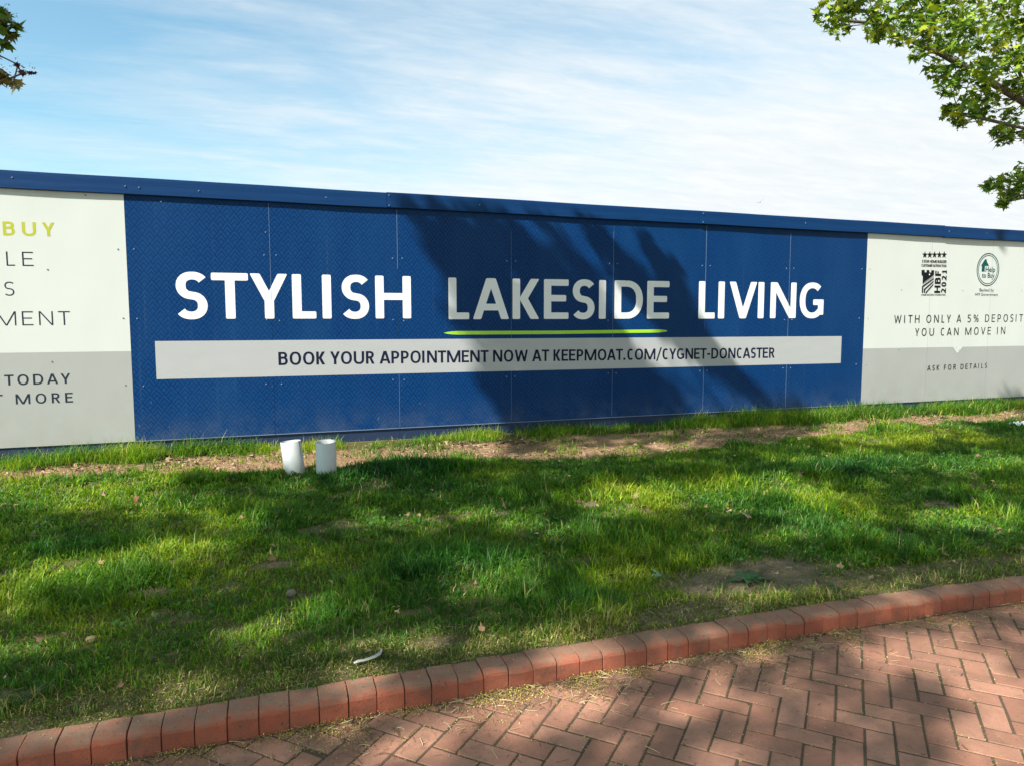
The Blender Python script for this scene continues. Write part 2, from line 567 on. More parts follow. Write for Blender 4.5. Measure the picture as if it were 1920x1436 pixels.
# ------------------------------------------------------------------ kerb of single bullnosed bricks
def build_kerb():
    k = empty('kerb', (2.5, -4.4, PATH_Z))
    tag(k, 'kerb of upright red bullnosed bricks between lawn and paving', kind='structure')
    prof = [(0, -.14), (0, .070), (.004, .080), (.012, .088), (.024, .093), (.040, .095), (.122, .096), (.122, -.14)]   # (depth, height)
    pitch, wid = .1105, .1070
    n = len(prof)

    def block_mesh(seed):
        r = random.Random(seed)
        vs, fs = [], []
        bev = .0022
        rows = [(-wid / 2, .0016), (-wid / 2 + bev, 0), (0, 0), (wid / 2 - bev, 0), (wid / 2, .0016)]
        for x, ins in rows:
            jit = [(r.uniform(-.0018, .0018), r.uniform(-.0018, .0018)) for _ in prof]
            for i, (d, h) in enumerate(prof):
                cx, cy = .061, .0
                sx = 1 - ins / .061 if ins else 1
                vs.append((x, cx + (d - cx) * sx + jit[i][0], h - (ins if h > 0 else 0) + jit[i][1]))
        for a in range(4):
            for i in range(n):
                j = (i + 1) % n
                fs.append((a * n + i, a * n + j, (a + 1) * n + j, (a + 1) * n + i)[::-1])
        fs.append(tuple(range(n)))
        fs.append(tuple(range(4 * n, 5 * n))[::-1])
        me = bpy.data.meshes.new('kerb_brick')
        me.from_pydata(vs, [], fs)
        me.materials.append(M['kerb'])
        me.update()
        return me
    meshes = [block_mesh(i) for i in range(12)]
    i0, i1 = -34, 90
    for i in range(i0, i1):
        x = .559 + pitch * i - pitch / 2
        o = bpy.data.objects.new('kerb_brick', random.choice(meshes))
        link(o, k)
        ang = math.atan(float(kerb_y(x + .05) - kerb_y(x - .05)) / .1)
        o.location = Vector((x, float(kerb_y(x)) + random.uniform(-.002, .002), PATH_Z + random.uniform(-.003, .0035))) - k.location
        o.rotation_euler = (random.uniform(-.02, .02), random.uniform(-.010, .010), ang + random.uniform(-.012, .012))
    # mortar/soil core that shows as the dark joint between neighbours
    xs = np.linspace(-3.3, 10.5, 60)
    vs, fs = [], []
    for x in xs:
        y = float(kerb_y(x))
        vs += [(x - 2.5, y + .010 + 4.4, -.2), (x - 2.5, y + .010 + 4.4, .062), (x - 2.5, y + .04 + 4.4, .085), (x - 2.5, y + .118 + 4.4, .087), (x - 2.5, y + .118 + 4.4, -.2)]
    for a in range(len(xs) - 1):
        for i in range(4):
            fs.append((a * 5 + i, (a + 1) * 5 + i, (a + 1) * 5 + i + 1, a * 5 + i + 1))
    mesh_obj('mortar', vs, fs, M['joint'], k)
    return k


build_kerb()

# ------------------------------------------------------------------ herringbone path
PU = .1025
E1 = np.array([1, 1]) / math.sqrt(2)
E2 = np.array([1, -1]) / math.sqrt(2)
ANCH = np.array([3.3043, -4.8731])
PAVER_EDGES = []


def clip_poly(poly, ok):
    out = []
    for i in range(len(poly)):
        a, b = poly[i], poly[(i + 1) % len(poly)]
        da, db = ok(a), ok(b)
        if da >= 0:
            out.append(a)
        if (da >= 0) != (db >= 0):
            t = da / (da - db)
            out.append(a + (b - a) * t)
    return out


def build_path():
    bed = mesh_obj('path', [(-14, -11, PATH_Z - .0028), (24, -11, PATH_Z - .0028), (24, -4.40, PATH_Z - .0028), (-14, -4.40, PATH_Z - .0028)], [(0, 1, 2, 3)], M['joint'])
    tag(bed, 'red herringbone brick path running along the kerb', kind='structure')
    p0 = ANCH @ E1 / PU
    q0 = ANCH @ E2 / PU
    gap = .0066 / PU / 2
    full = {}
    for key in ('p', 'q'):
        L, Wd = (2 - 2 * gap) * PU, (1 - 2 * gap) * PU
        b = .0035
        hl, hw = L / 2, Wd / 2
        vs = [(-hl, -hw, -.03), (hl, -hw, -.03), (hl, hw, -.03), (-hl, hw, -.03), (-hl, -hw, -.004), (hl, -hw, -.004), (hl, hw, -.004), (-hl, hw, -.004),
              (-hl + b, -hw + b, 0), (hl - b, -hw + b, 0), (hl - b, hw - b, 0), (-hl + b, hw - b, 0)]
        fs = [(0, 1, 5, 4), (1, 2, 6, 5), (2, 3, 7, 6), (3, 0, 4, 7), (4, 5, 9, 8), (5, 6, 10, 9), (6, 7, 11, 10), (7, 4, 8, 11), (8, 9, 10, 11)]
        me = bpy.data.meshes.new('paver')
        me.from_pydata(vs, [], fs)
        me.materials.append(M['paver'])
        me.update()
        full[key] = me
    restv, restf = [], []
    cnt = 0
    R = 62
    for i in range(-R, R):
        for j in range(-R, R):
            m = (i - j) % 4
            if m == 0:
                dp, dq = 2, 1
            elif m == 3:
                dp, dq = 1, 2
            else:
                continue
            # B1 of the photograph has its upper left corner at (p0, q0): cell origin (p0 - 2, q0)
            pp, qq = p0 - 2 + i, q0 + j
            c = ((pp + dp / 2) * E1 + (qq + dq / 2) * E2) * PU
            x, y = c
            if y > -4.30 or y < -9.4 or x < -5 or x > 11:
                continue
            yk = float(kerb_y(x)) - .012
            vis = (y > -4.34 - .35 * (x - .25) - .30) and (-.15 < x < 5.95) and y > -5.75
            corners = [((pp + a) * E1 + (qq + bq) * E2) * PU for a, bq in
                       ((gap, gap), (dp - gap, gap), (dp - gap, dq - gap), (gap, dq - gap))]
            whole = all(k[1] < float(kerb_y(k[0])) - .010 for k in corners)
            if whole and vis:
                o = bpy.data.objects.new('paver', full['p'])
                link(o, bed)
                o.location = (x, y, PATH_Z + random.uniform(-.0022, .0018))
                o.rotation_euler = (random.uniform(-.009, .009), random.uniform(-.009, .009), math.radians(45 if dp == 2 else -45) + random.uniform(-.012, .012) + (math.pi if random.random() < .5 else 0))
                cnt += 1
                PAVER_EDGES.append(corners)
                continue
            poly = corners if whole else clip_poly(corners, lambda k: float(kerb_y(k[0])) - .012 - k[1])
            if len(poly) < 3:
                continue
            ar = abs(sum(poly[k][0] * poly[(k + 1) % len(poly)][1] - poly[(k + 1) % len(poly)][0] * poly[k][1] for k in range(len(poly)))) / 2
            if ar < .0006:
                continue
            cen = sum(poly) / len(poly)
            z = PATH_Z + random.uniform(-.0025, .0015)
            n = len(poly)
            sgn = sum((poly[k][0] * poly[(k + 1) % n][1] - poly[(k + 1) % n][0] * poly[k][1]) for k in range(n))
            if sgn < 0:
                poly = poly[::-1]
            vs = [(*k, z - .03) for k in poly] + [(*k, z - .004) for k in poly] + [(*(k + (cen - k) * min(.3, .005 / max(.006, np.linalg.norm(cen - k)))), z) for k in poly]
            fs = [(k, (k + 1) % n, n + (k + 1) % n, n + k) for k in range(n)] + [(n + k, n + (k + 1) % n, 2 * n + (k + 1) % n, 2 * n + k) for k in range(n)] + [tuple(range(2 * n, 3 * n))]
            if vis and not whole:
                lv = [(a - cen[0], b2 - cen[1], c2) for a, b2, c2 in vs]
                o = mesh_obj('paver', lv, fs, M['paver'], bed)
                o.location = (cen[0], cen[1], 0)
                cnt += 1
                PAVER_EDGES.append(poly)
            else:
                base = len(restv)
                restv.extend(vs)
                restf.extend([tuple(base + t for t in fc) for fc in fs])
    r = mesh_obj('paving', restv, restf, M['paver'], bed)
    r['kind'] = 'stuff'
    print('pavers', cnt)
    return bed


build_path()

# ------------------------------------------------------------------ hoarding
HOARD = empty('hoarding', (0, 0, 0))
tag(HOARD, 'long blue and white site hoarding with printed advertising boards across the grass', 'hoarding')


def panel(x0, x1, mat, tilt, name='panel', bow=0.0):
    """one board, with a slight bow across its width; local coordinates are wall coordinates"""
    n = 9
    vs, fs, mi = [], [], []
    g = .0012
    z0, z1 = 0.0, 2.355
    for k in range(n + 1):
        t = k / n
        x = x0 + g + (x1 - x0 - 2 * g) * t
        b = -bow * math.sin(math.pi * t) + tilt * (t - .5)
        for z in (z0, z1):
            vs.append((x, b, z))
        for z in (z0, z1):
            vs.append((x, .010, z))
    for k in range(n):
        a, c = 4 * k, 4 * (k + 1)
        fs += [(a, c, c + 1, a + 1), (a + 2, a + 3, c + 3, c + 2), (a, a + 2, c + 2, c), (a + 1, c + 1, c + 3, a + 3)]
        mi += [0, 1, 1, 1]
    fs += [(0, 1, 3, 2), (4 * n, 4 * n + 2, 4 * n + 3, 4 * n + 1)]
    mi += [1, 1]
    o = mesh_obj(name, vs, fs, [mat, M['edge']], HOARD, False, mi)
    return o


PANELS = []
PW = 1.22
for s in range(-4, 7):
    if s < 0:
        o = panel(s * PW, (s + 1) * PW, M['left'], 0.0, bow=0.0)
        o['label'] = 'white board with grey lower band'
    else:
        o = panel(s * PW, (s + 1) * PW, M['blue'], 0.0, bow=0.0)
        o['label'] = 'blue board printed with chevron diamonds'
    PANELS.append((s * PW, (s + 1) * PW, o))
RX = [8.54, 9.665, 10.80, 11.93, 13.06, 14.2, 15.33]
for a, b in zip(RX[:-1], RX[1:]):
    o = panel(a, b, M['right'], random.choice((-.0018, .0018)), bow=random.uniform(-.0015, .0006))
    o['label'] = 'white board with grey lower band'
    PANELS.append((a, b, o))


def panel_at(x):
    for a, b, o in PANELS:
        if a <= x < b:
            return o
    return PANELS[-1][2]


# pale cut edges: a thin line along each seam and along the foot of each blue board
for s in range(0, 8):
    x = s * PW
    z = 2.22
    zs = {1: (2.215, 1.30), 2: (2.215, 1.62), 3: (2.05, .02), 4: (2.10, .02), 5: (2.21, 1.20), 6: (2.20, .01)}
    if s in zs:
        top, bot = zs[s]
        wd = {1: .0016, 2: .0020, 3: .0010, 4: .0014, 5: .0024, 6: .0018}[s]
        v, f = box_data(x - wd, x + wd, -.0014, .004, bot, top)
        mesh_obj('edge_trim', v, f, M['edge'], panel_at(x + .01))
        if s in (2, 5):
            v, f = box_data(x - .0013, x + .0013, -.0014, .004, .01, .56)
            mesh_obj('edge_trim', v, f, M['edge'], panel_at(x + .01))
for a, b, o in PANELS:
    if 0 <= a < 8.5:
        v, f = box_data(a + .003, b - .003, -.0034, .004, -.0035, .0035)
        mesh_obj('edge_trim', v, f, M['edge'], o)

# recessed dark blue kick boards and the ply behind everything
for a in np.arange(-4.88, 15.0, 2.44):
    v, f = box_data(a + .001, a + 2.439, .012, .028, -.30, .20)
    mesh_obj('kick_board', v, f, M['base'], HOARD)
v, f = box_data(-4.9, 15.3, .030, .042, -.25, 2.30)
mesh_obj('backing_board', v, f, M['ply'], HOARD)

# capping boards
CAPX = [(-4.95, -1.30, .000, 0), (-1.30, 2.335, .001, 0), (2.338, 5.985, .004, .004), (5.988, 9.83, .012, .002), (9.833, 15.3, .016, -.004)]
for a, b, yo, zo in CAPX:
    prof = [(-.018, 2.222), (-.0285, 2.223), (-.030, 2.226), (-.0302, 2.262), (-.0290, 2.30), (-.0300, 2.345), (-.0292, 2.368), (-.026, 2.372), (.075, 2.379), (.075, 2.222)]
    prof = [(y - yo if y < 0 else y, z + zo) for y, z in prof]
    vs, fs = [], []
    nseg = 14
    n = len(prof)
    for k in range(nseg + 1):
        x = a + (b - a) * k / nseg
        wv = .0016 * math.sin(x * 2.3) + .001 * math.sin(x * 5.1 + 1)
        for y, z in prof:
            vs.append((x, y + wv, z + wv))
    for k in range(nseg):
        for i in range(n):
            j = (i + 1) % n
            fs.append((k * n + i, k * n + j, (k + 1) * n + j, (k + 1) * n + i)[::-1])
    fs += [tuple(range(n)), tuple(range(nseg * n, nseg * n + n))[::-1]]
    mesh_obj('capping', vs, fs, M['cap'], HOARD)

# screws
SCREWS = [[-.066, 1.738], [-.618, 1.545], [-.051, 1.124], [-.626, .744], [-.06, .52], [.062, 1.742], [.061, 1.119], [.087, .505], [1.187, 1.939], [1.277, 1.726], [1.167, 1.723], [1.172, 1.11], [1.289, 1.10],
          [1.149, .493], [1.291, .489], [2.391, 1.728], [2.489, 1.73], [2.387, 1.11], [2.496, 1.099], [2.377, .5], [2.493, .497], [3.61, 1.735], [3.71, 1.735], [3.605, .50], [3.70, .50], [4.83, 1.74], [4.93, 1.74],
          [4.82, 1.105], [4.83, .505], [4.93, .505], [6.05, 1.746], [6.16, 1.748], [6.155, 1.124], [6.05, .505], [6.15, .505], [7.27, 1.744], [7.38, 1.746], [7.265, 1.111], [7.38, 1.111], [7.266, .512], [7.381, .509],
          [8.467, 1.765], [8.60, 1.767], [8.456, 1.132], [8.60, 1.125], [8.435, .534], [8.60, .525], [9.153, 1.507], [10.266, 1.516], [11.414, 1.532], [9.156, .713], [10.203, .728], [10.25, .70], [-.30, 2.20], [.30, 2.175]]
sv, sf = [], []
for k in range(8):
    a = k * math.tau / 8
    sv += [(.0075 * math.cos(a), .001, .0075 * math.sin(a)), (.005 * math.cos(a), -.0035, .005 * math.sin(a))]
for k in range(8):
    j = (k + 1) % 8
    sf.append((2 * k, 2 * j, 2 * j + 1, 2 * k + 1))
sf.append(tuple(2 * k + 1 for k in range(8)))
sme = bpy.data.meshes.new('screw')
sme.from_pydata(sv, [], sf)
sme.materials.append(M['screw'])
for x, z in SCREWS:
    o = bpy.data.objects.new('screw', sme)
    link(o, panel_at(x))
    o.location = (x, -.001, z)
for x, z in [(-.83, 2.31), (.02, 2.29), (.13, 2.285), (.62, 2.285), (1.75, 2.29), (2.36, 2.345), (2.36, 2.245), (3.3, 2.3), (6.02, 2.345), (6.02, 2.245), (7.5, 2.3), (9.9, 2.3), (10.6, 2.30)]:
    o = bpy.data.objects.new('screw', sme)
    link(o, HOARD)
    o.location = (x, -.033 if x < 2.3 else -.037 if x < 5.9 else -.045, z)

# ------------------------------------------------------------------ lettering (drawn stroke by stroke)
ADV_B = dict(A=.606, B=.561, C=.529, D=.630, E=.488, F=.459, G=.637, H=.631, I=.267, K=.547, L=.423, M=.874, N=.659, O=.676, P=.532, R=.563, S=.473, T=.495, U=.653, V=.591, W=.906, Y=.520)
ADV_R = dict(A=.579, B=.544, C=.533, D=.615, E=.488, F=.459, G=.631, H=.623, I=.252, K=.520, L=.420, M=.855, N=.646, O=.662, P=.517, R=.543, S=.459, T=.487, U=.642, V=.567, W=.890, Y=.487)
for dct in (ADV_B, ADV_R):
    dct.update({'5': .507, '%': .73, '0': .507, '1': .40, '2': .507, '/': .42, '.': .26, '-': .31, ' ': .226})


def stroke(pts, sv_, sh_, closed=False):
    """outline of a path whose thickness follows its direction"""
    P = np.array(pts, float)
    n = len(P)
    if closed:
        T = np.roll(P, -1, 0) - np.roll(P, 1, 0)
    else:
        T = np.gradient(P, axis=0)
    T /= np.linalg.norm(T, axis=1)[:, None] + 1e-9
    th = (sh_ * np.abs(T[:, 0]) ** 1.3 + sv_ * np.abs(T[:, 1]) ** 1.3) / (np.abs(T[:, 0]) ** 1.3 + np.abs(T[:, 1]) ** 1.3)
    N = np.stack([-T[:, 1], T[:, 0]], 1)
    A, B = P + N * th[:, None] / 2, P - N * th[:, None] / 2
    out = []
    m = n if closed else n - 1
    for i in range(m):
        j = (i + 1) % n
        out.append([A[i], A[j], B[j], B[i]])
    return out


def arc(cx, cy, rx, ry, a0, a1, n=22, e=2.25):
    o = []
    for k in range(n + 1):
        a = math.radians(a0 + (a1 - a0) * k / n)
        c, s = math.cos(a), math.sin(a)
        o.append((cx + rx * math.copysign(abs(c) ** (2 / e), c), cy + ry * math.copysign(abs(s) ** (2 / e), s)))
    return o


def glyph(ch, w, V, H):
    """list of strokes; a stroke is (rounded?, list of polygons) in a box w wide and 1 high"""
    S = []

    def rect(x0, y0, x1, y1):
        S.append([[(x0, y0), (x1, y0), (x1, y1), (x0, y1)]])

    def para(xb, yb, xt, yt, t):
        S.append([[(xb, yb), (xb + t, yb), (xt + t, yt), (xt, yt)]])

    def ring(cx, cy, rx, ry, a0=0, a1=360, closed=True):
        p = arc(cx, cy, rx - V / 2, ry - H / 2, a0, a1, 40 if closed else 28)
        S.append(stroke(p[:-1] if closed else p, V, H, closed))

    def bowl(xc, x1, y0, y1):
        rect(V * .5, y1 - H, xc + .002, y1)
        rect(V * .5, y0, xc + .002, y0 + H)
        p = arc(xc, (y0 + y1) / 2, x1 - xc - V / 2, (y1 - y0) / 2 - H / 2, -90, 90, 22)
        S.append(stroke(p, V, H))
    dg = V * 1.04
    if ch == 'A':
        a = w / 2 - dg * .58
        para(0, 0, a, 1, dg); para(w - dg, 0, w - dg - a, 1, dg)
        k = .27
        rect(a * k + dg * .6, k - H * .35, w - a * k - dg * .6, k + H * .65)
    elif ch == 'B':
        rect(0, 0, V, 1)
        bowl(w * .50, w * .94, .475, 1); bowl(w * .52, w, 0, .475 + H)
    elif ch == 'C':
        ring(w * .54, .5, w * .54, .51, 52, 308, False)
    elif ch == 'D':
        rect(0, 0, V, 1); bowl(w * .42, w, 0, 1)
    elif ch in 'EF':
        rect(0, 0, V, 1); rect(V * .5, 1 - H, w, 1); rect(V * .5, .5 - H * .35, w * .9, .5 + H * .65)
        if ch == 'E':
            rect(V * .5, 0, w, H)
    elif ch == 'G':
        ring(w * .52, .5, w * .52, .51, 48, 318, False)
        rect(w - V, .09, w, .53); rect(w * .56, .53 - H, w - V * .5, .53)
    elif ch == 'H':
        rect(0, 0, V, 1); rect(w - V, 0, w, 1); rect(V * .5, .5 - H * .4, w - V * .5, .5 + H * .6)
    elif ch == 'I':
        rect(0, 0, V, 1)
    elif ch == 'K':
        rect(0, 0, V, 1)
        para(V * .80, .48, w - dg * 1.1, 1, dg * 1.1); para(w - dg * 1.12, 0, V * .80, .54, dg * 1.12)
    elif ch == 'L':
        rect(0, 0, V, 1); rect(V * .5, 0, w, H)
    elif ch == 'M':
        rect(0, 0, V * .92, 1); rect(w - V * .92, 0, w, 1)
        d = V * 1.05
        para(w / 2 - d / 2, 0, V * .05, 1, d); para(w / 2 - d / 2, 0, w - V * .05 - d, 1, d)
    elif ch == 'N':
        rect(0, 0, V * .95, 1); rect(w - V * .95, 0, w, 1); para(w - V * 1.15, 0, 0, 1, V * 1.15)
    elif ch in 'O0':
        ring(w / 2, .5, w / 2, .51)
    elif ch == 'P':
        rect(0, 0, V, 1); bowl(w * .46, w, .36, 1)
    elif ch == 'R':
        rect(0, 0, V, 1); bowl(w * .44, w * .92, .43, 1); para(w - dg * 1.1, 0, w * .36, .48, dg * 1.05)
    elif ch == 'S':
        rx, ry = w / 2 - V * .48, (1.02 - H) / 4
        p = arc(w * .53, .5 + ry, rx, ry, 33, 268, 26, 2.2)[:-2] + arc(w * .47, .5 - ry, rx, ry, 88, -147, 26, 2.2)[2:]
        S.append(stroke(p, V * .98, H * 1.02))
    elif ch == 'T':
        rect(0, 1 - H, w, 1); rect(w / 2 - V / 2, 0, w / 2 + V / 2, 1 - H * .3)
    elif ch == 'U':
        rect(0, .36, V, 1); rect(w - V, .36, w, 1)
        S.append(stroke(arc(w / 2, .37, w / 2 - V / 2, .37 - H / 2 + .01, 180, 360, 26), V, H))
    elif ch == 'V':
        para(w / 2 - dg / 2, 0, 0, 1, dg); para(w / 2 - dg / 2, 0, w - dg, 1, dg)
    elif ch == 'W':
        d = V * .95
        x1_, x2_, xm = w * .25 - d * .42, w * .75 - d * .58, w / 2 - d / 2
        para(x1_, 0, 0, 1, d); para(x1_, 0, xm, .96, d); para(x2_, 0, xm, .96, d); para(x2_, 0, w - d, 1, d)
    elif ch == 'Y':
        para(w / 2 - dg / 2, .40, 0, 1, dg); para(w / 2 - dg / 2, .40, w - dg, 1, dg); rect(w / 2 - V / 2, 0, w / 2 + V / 2, .47)
    elif ch == '5':
        rect(w * .10, 1 - H, w * .92, 1); rect(w * .10, .52, w * .10 + V * .9, 1)
        p = [(w * .10 + V * .45, .58)] + arc(w * .42, .32, w * .58 - V / 2, .32 - H / 2, 100, -130, 26)
        S.append(stroke(p, V, H))
    elif ch == '%':
        V2, H2 = V * .85, H * .85
        for cx, cy in ((.21, .74), (.79, .26)):
            S.append(stroke(arc(w * cx, cy, w * .20 - V2 / 2, .26 - H2 / 2, 0, 360, 24)[:-1], V2, H2, True))
        para(w * .18, 0, w * .78 - V2 * .2, 1, V2)
    elif ch == '1':
        rect(w * .45, 0, w * .45 + V, 1); rect(w * .08, 0, w, H); para(0, .74, w * .45, 1 - H * .2, V * .9)
    elif ch == '2':
        p = arc(w * .46, .70, w * .46 - V * .45, .30 - H / 2, 155, -25, 24)
        S.append(stroke(p + [(w * .62, .42), (w * .38, .22), (V * .5, H * .75)], V, H * 1.1)); rect(0, 0, w, H)
    elif ch == '/':
        para(0, -.14, w - V * .8, 1.1, V * .8)
    elif ch == '.':
        rect(0, 0, V * 1.05, V * 1.05)
    elif ch == '-':
        rect(0, .36, w, .36 + H)
    return S


def rounded(poly, r):
    """round the corners of a convex polygon"""
    out = []
    n = len(poly)
    for i in range(n):
        p0, p1, p2 = (np.array(poly[(i + k) % n], float) for k in (-1, 0, 1))
        a, b = p0 - p1, p2 - p1
        la, lb = np.linalg.norm(a), np.linalg.norm(b)
        rr = min(r, la * .4, lb * .4)
        A, B = p1 + a / la * rr, p1 + b / lb * rr
        for t in (0, .25, .5, .75, 1):
            out.append((1 - t) ** 2 * A + 2 * t * (1 - t) * p1 + t * t * B)
    return out


def text_width(txt, gs, ls, V, adv):
    x = 0
    spots = []
    for ch in txt:
        a = adv[ch] / .634 * gs
        sb = .045 if ch in 'SE' else min(.075, a * .13) if ch not in 'TYVA/' else .012
        spots.append((x + sb, a - 2 * sb))
        x += a + ls
    return spots, spots[-1][0] + spots[-1][1] - spots[0][0]


def lettering(txt, x0, x1, zl, zr, cap, mat, V, H, bold=True, rnd=0.0, gs=1.0, parent=None, name='lettering', y=-.0006, split=True):
    adv = ADV_B if bold else ADV_R
    target = (x1 - x0) / cap
    sp0, w0 = text_width(txt, gs, 0.0, V, adv)
    ls = (target - w0) / max(1, len(txt) - 1)
    spots, _ = text_width(txt, gs, ls, V, adv)
    vs, fs = [], []
    k = 0
    ox = spots[0][0]
    par = parent if parent is not None else HOARD
    if split and parent is None:
        par = bpy.data.objects.new(name, None)
        link(par, HOARD)
    for ch, (gx, gw) in zip(txt, spots):
        if ch == ' ':
            continue
        if split:
            vs, fs = [], []
        for polys in glyph(ch, gw, V, H):
            k += 1
            dy = (k % 7) * .00006
            for poly in polys:
                if rnd and len(polys) == 1:
                    poly = rounded(poly, rnd)
                b = len(vs)
                a2 = sum(poly[i][0] * poly[(i + 1) % len(poly)][1] - poly[(i + 1) % len(poly)][0] * poly[i][1] for i in range(len(poly)))
                if a2 < 0:
                    poly = poly[::-1]
                for px, pz in poly:
                    X = x0 + (px + gx - ox) * cap
                    t = (X - x0) / (x1 - x0)
                    vs.append((X, y - dy, zl + (zr - zl) * t + pz * cap))
                fs.append(tuple(range(b, len(vs))))
        if split:
            c0 = Vector((sum(v[0] for v in vs) / len(vs), 0, sum(v[2] for v in vs) / len(vs)))
            o = mesh_obj('letter', [Vector(v) - c0 for v in vs], fs, mat, par)
            o.location = c0
    if split:
        return par
    o = mesh_obj(name, vs, fs, mat, par)
    o['kind'] = 'stuff'
    return o


# headline
BV, BH = .200, .162
for t, a, b, zl, zr, cp in (('STYLISH', .382, 2.573, 1.118, 1.124, .428), ('LAKESIDE', 2.967, 5.610, 1.115, 1.124, .432), ('LIVING', 6.010, 7.865, 1.124, 1.134, .440)):
    lettering(t, a, b, zl, zr, cp, M['white_ink'], BV, BH, True, .034)['label'] = 'white headline word ' + t

# lime underline with tapered ends
up = [(2.912, .9735), (2.97, .985), (3.05, .992), (4.17, .990), (5.40, .998), (5.50, .997), (5.57, .990), (5.595, .981)]
dn = [(5.57, .971), (5.48, .962), (5.36, .961), (4.17, .953), (3.05, .954), (2.96, .961)]
mesh_obj('underline', [(x, -.0008, z) for x, z in up + dn], [tuple(range(len(up + dn)))[::-1]], M['green_ink'], HOARD)['label'] = 'lime green underline'

# silver strip, a second strip stuck over it, and the message
v, f = box_data(.198, 8.178, -.0010, .0010, .5600, .9050)
v = [(x, y, z + (.010 - .014 * x / 8 if z > .7 else .006 - .012 * x / 8)) for x, y, z in v]
STRIP = mesh_obj('text_strip', v, f, M['strip'], HOARD)
v, f = box_data(1.222, 7.36, -.0018, -.0006, .5610, .9055)
v = [(x, y, z + (.010 - .014 * x / 8 if z > .7 else .006 - .012 * x / 8)) for x, y, z in v]
mesh_obj('overlaid_strip', v, f, M['strip'], STRIP)
lettering('BOOK YOUR APPOINTMENT NOW AT KEEPMOAT.COM/CYGNET-DONCASTER', 1.268, 7.131, .672, .640, .127, M['navy_ink'], .195, .16, True, .02, .94, STRIP, y=-.0022)

# left board
lettering('BUY', -.930, -.548, 1.826, 1.832, .118, M['lime_text'], .20, .165, True)
lettering('BLE', -1.062, -.720, 1.568, 1.572, .121, M['slate_ink'], .095, .085, False)
lettering('S', -.947, -.871, 1.315, 1.316, .118, M['slate_ink'], .095, .085, False)
lettering('MENT', -1.020, -.468, 1.059, 1.063, .122, M['slate_ink'], .095, .085, False)
lettering('TODAY', -.988, -.493, .545, .547, .091, M['slate_ink'], .175, .15, True)
lettering('T MORE', -1.075, -.480, .379, .379, .088, M['slate_ink'], .175, .15, True)

# right board
lettering('WITH ONLY A 5% DEPOSIT', 9.05, 11.475, 1.066, 1.085, .106, M['char_ink'], .138, .115, False, 0, .94, y=-.0022)
lettering('YOU CAN MOVE IN', 9.428, 11.133, .893, .907, .104, M['char_ink'], .138, .115, False, 0, .94, y=-.0022)
lettering('ASK FOR DETAILS', 9.681, 10.812, .421, .432, .071, M['char_ink'], .155, .13, True, 0, .94, y=-.0022)
mesh_obj('arrow_notch', [(10.132, -.0022, .7385), (10.225, -.0022, .646), (10.329, -.0022, .7385)], [(0, 1, 2)], M['panel_white'], HOARD)


def emblem(name, polys, mat, parent=None, y=-.0022, label=None):
    vs, fs = [], []
    for k, poly in enumerate(polys):
        b = len(vs)
        a2 = sum(poly[i][0] * poly[(i + 1) % len(poly)][1] - poly[(i + 1) % len(poly)][0] * poly[i][1] for i in range(len(poly)))
        if a2 < 0:
            poly = poly[::-1]
        vs += [(px, y - (k % 5) * .0001, pz) for px, pz in poly]
        fs.append(tuple(range(b, len(vs))))
    o = mesh_obj(name, vs, fs, mat, parent if parent is not None else HOARD)
    if label:
        o['label'] = label
    return o


def star(cx, cz, rx, rz):
    p = []
    for k in range(10):
        a = math.pi / 2 + k * math.pi / 5
        q = 1 if k % 2 == 0 else .42
        p.append((cx + rx * q * math.cos(a), cz + rz * q * math.sin(a)))
    return p


AW = emblem('award_emblem', [star(9.536 + .0868 * k, 1.978 + .003 * k, .050, .050) for k in range(5)], M['black_ink'], None, label='black five star home builder award emblem')
lettering('5 STAR HOME BUILDER', 9.490, 9.934, 1.874, 1.880, .037, M['black_ink'], .20, .16, True, 0, .9, AW, y=-.0022, split=False)
lettering('CUSTOMER SATISFACTION', 9.484, 9.935, 1.821, 1.825, .033, M['black_ink'], .20, .16, True, 0, .9, AW, y=-.0022, split=False)
cx0, cx1, cz0, cz1 = 9.492, 9.715, 1.472, 1.777
cw, chh = cx1 - cx0, cz1 - cz0


def C2(pts):
    return [(cx0 + a * cw, cz0 + b * chh) for a, b in pts]


castle = [C2([(.0, .80), (.0, 1), (.24, 1), (.24, .80)]), C2([(.40, .80), (.40, 1), (.62, 1), (.62, .80)]), C2([(.78, .80), (.78, 1), (1, 1), (1, .80)]),
          C2([(.0, .90), (.0, .80), (.12, .72), (.12, .42), (1, .79), (1, .90)]),
          C2([(.14, .40), (1, .74), (1, .72), (.14, .38)])]
for k in range(3):
    o = .13 * k
    castle += [C2([(.10 + o * 1.2, .30 - o), (1, .67 - o * .95), (1, .60 - o * .95), (.10 + o * 1.2, .215 - o)]), C2([(.10 + o * 1.2, 0), (.20 + o * 1.2, 0), (.20 + o * 1.2, .30 - o), (.10 + o * 1.2, .28 - o)])]
emblem('castle', castle, M['black_ink'], AW)
emblem('gateway', [C2([(.64 + .05 * math.cos(a / 8 * math.tau), .81 + .035 * math.sin(a / 8 * math.tau)) for a in range(8)])], M['white_ink'], AW, -.0032)


def rotated_text(txt, x0, x1, z0, z1, V, H, parent, mat):
    """reads upwards: letters turned a quarter turn to the left"""
    cap = x1 - x0
    o = lettering(txt, 0, z1 - z0, 0, 0, cap, mat, V, H, True, 0, 1.08, parent, y=-.0022, split=False)
    for vtx in o.data.vertices:
        u, h = vtx.co.x, vtx.co.z
        vtx.co.x = x1 - h
        vtx.co.z = z0 + u
    # the turn mirrors nothing: u runs up, h runs to the left
    return o


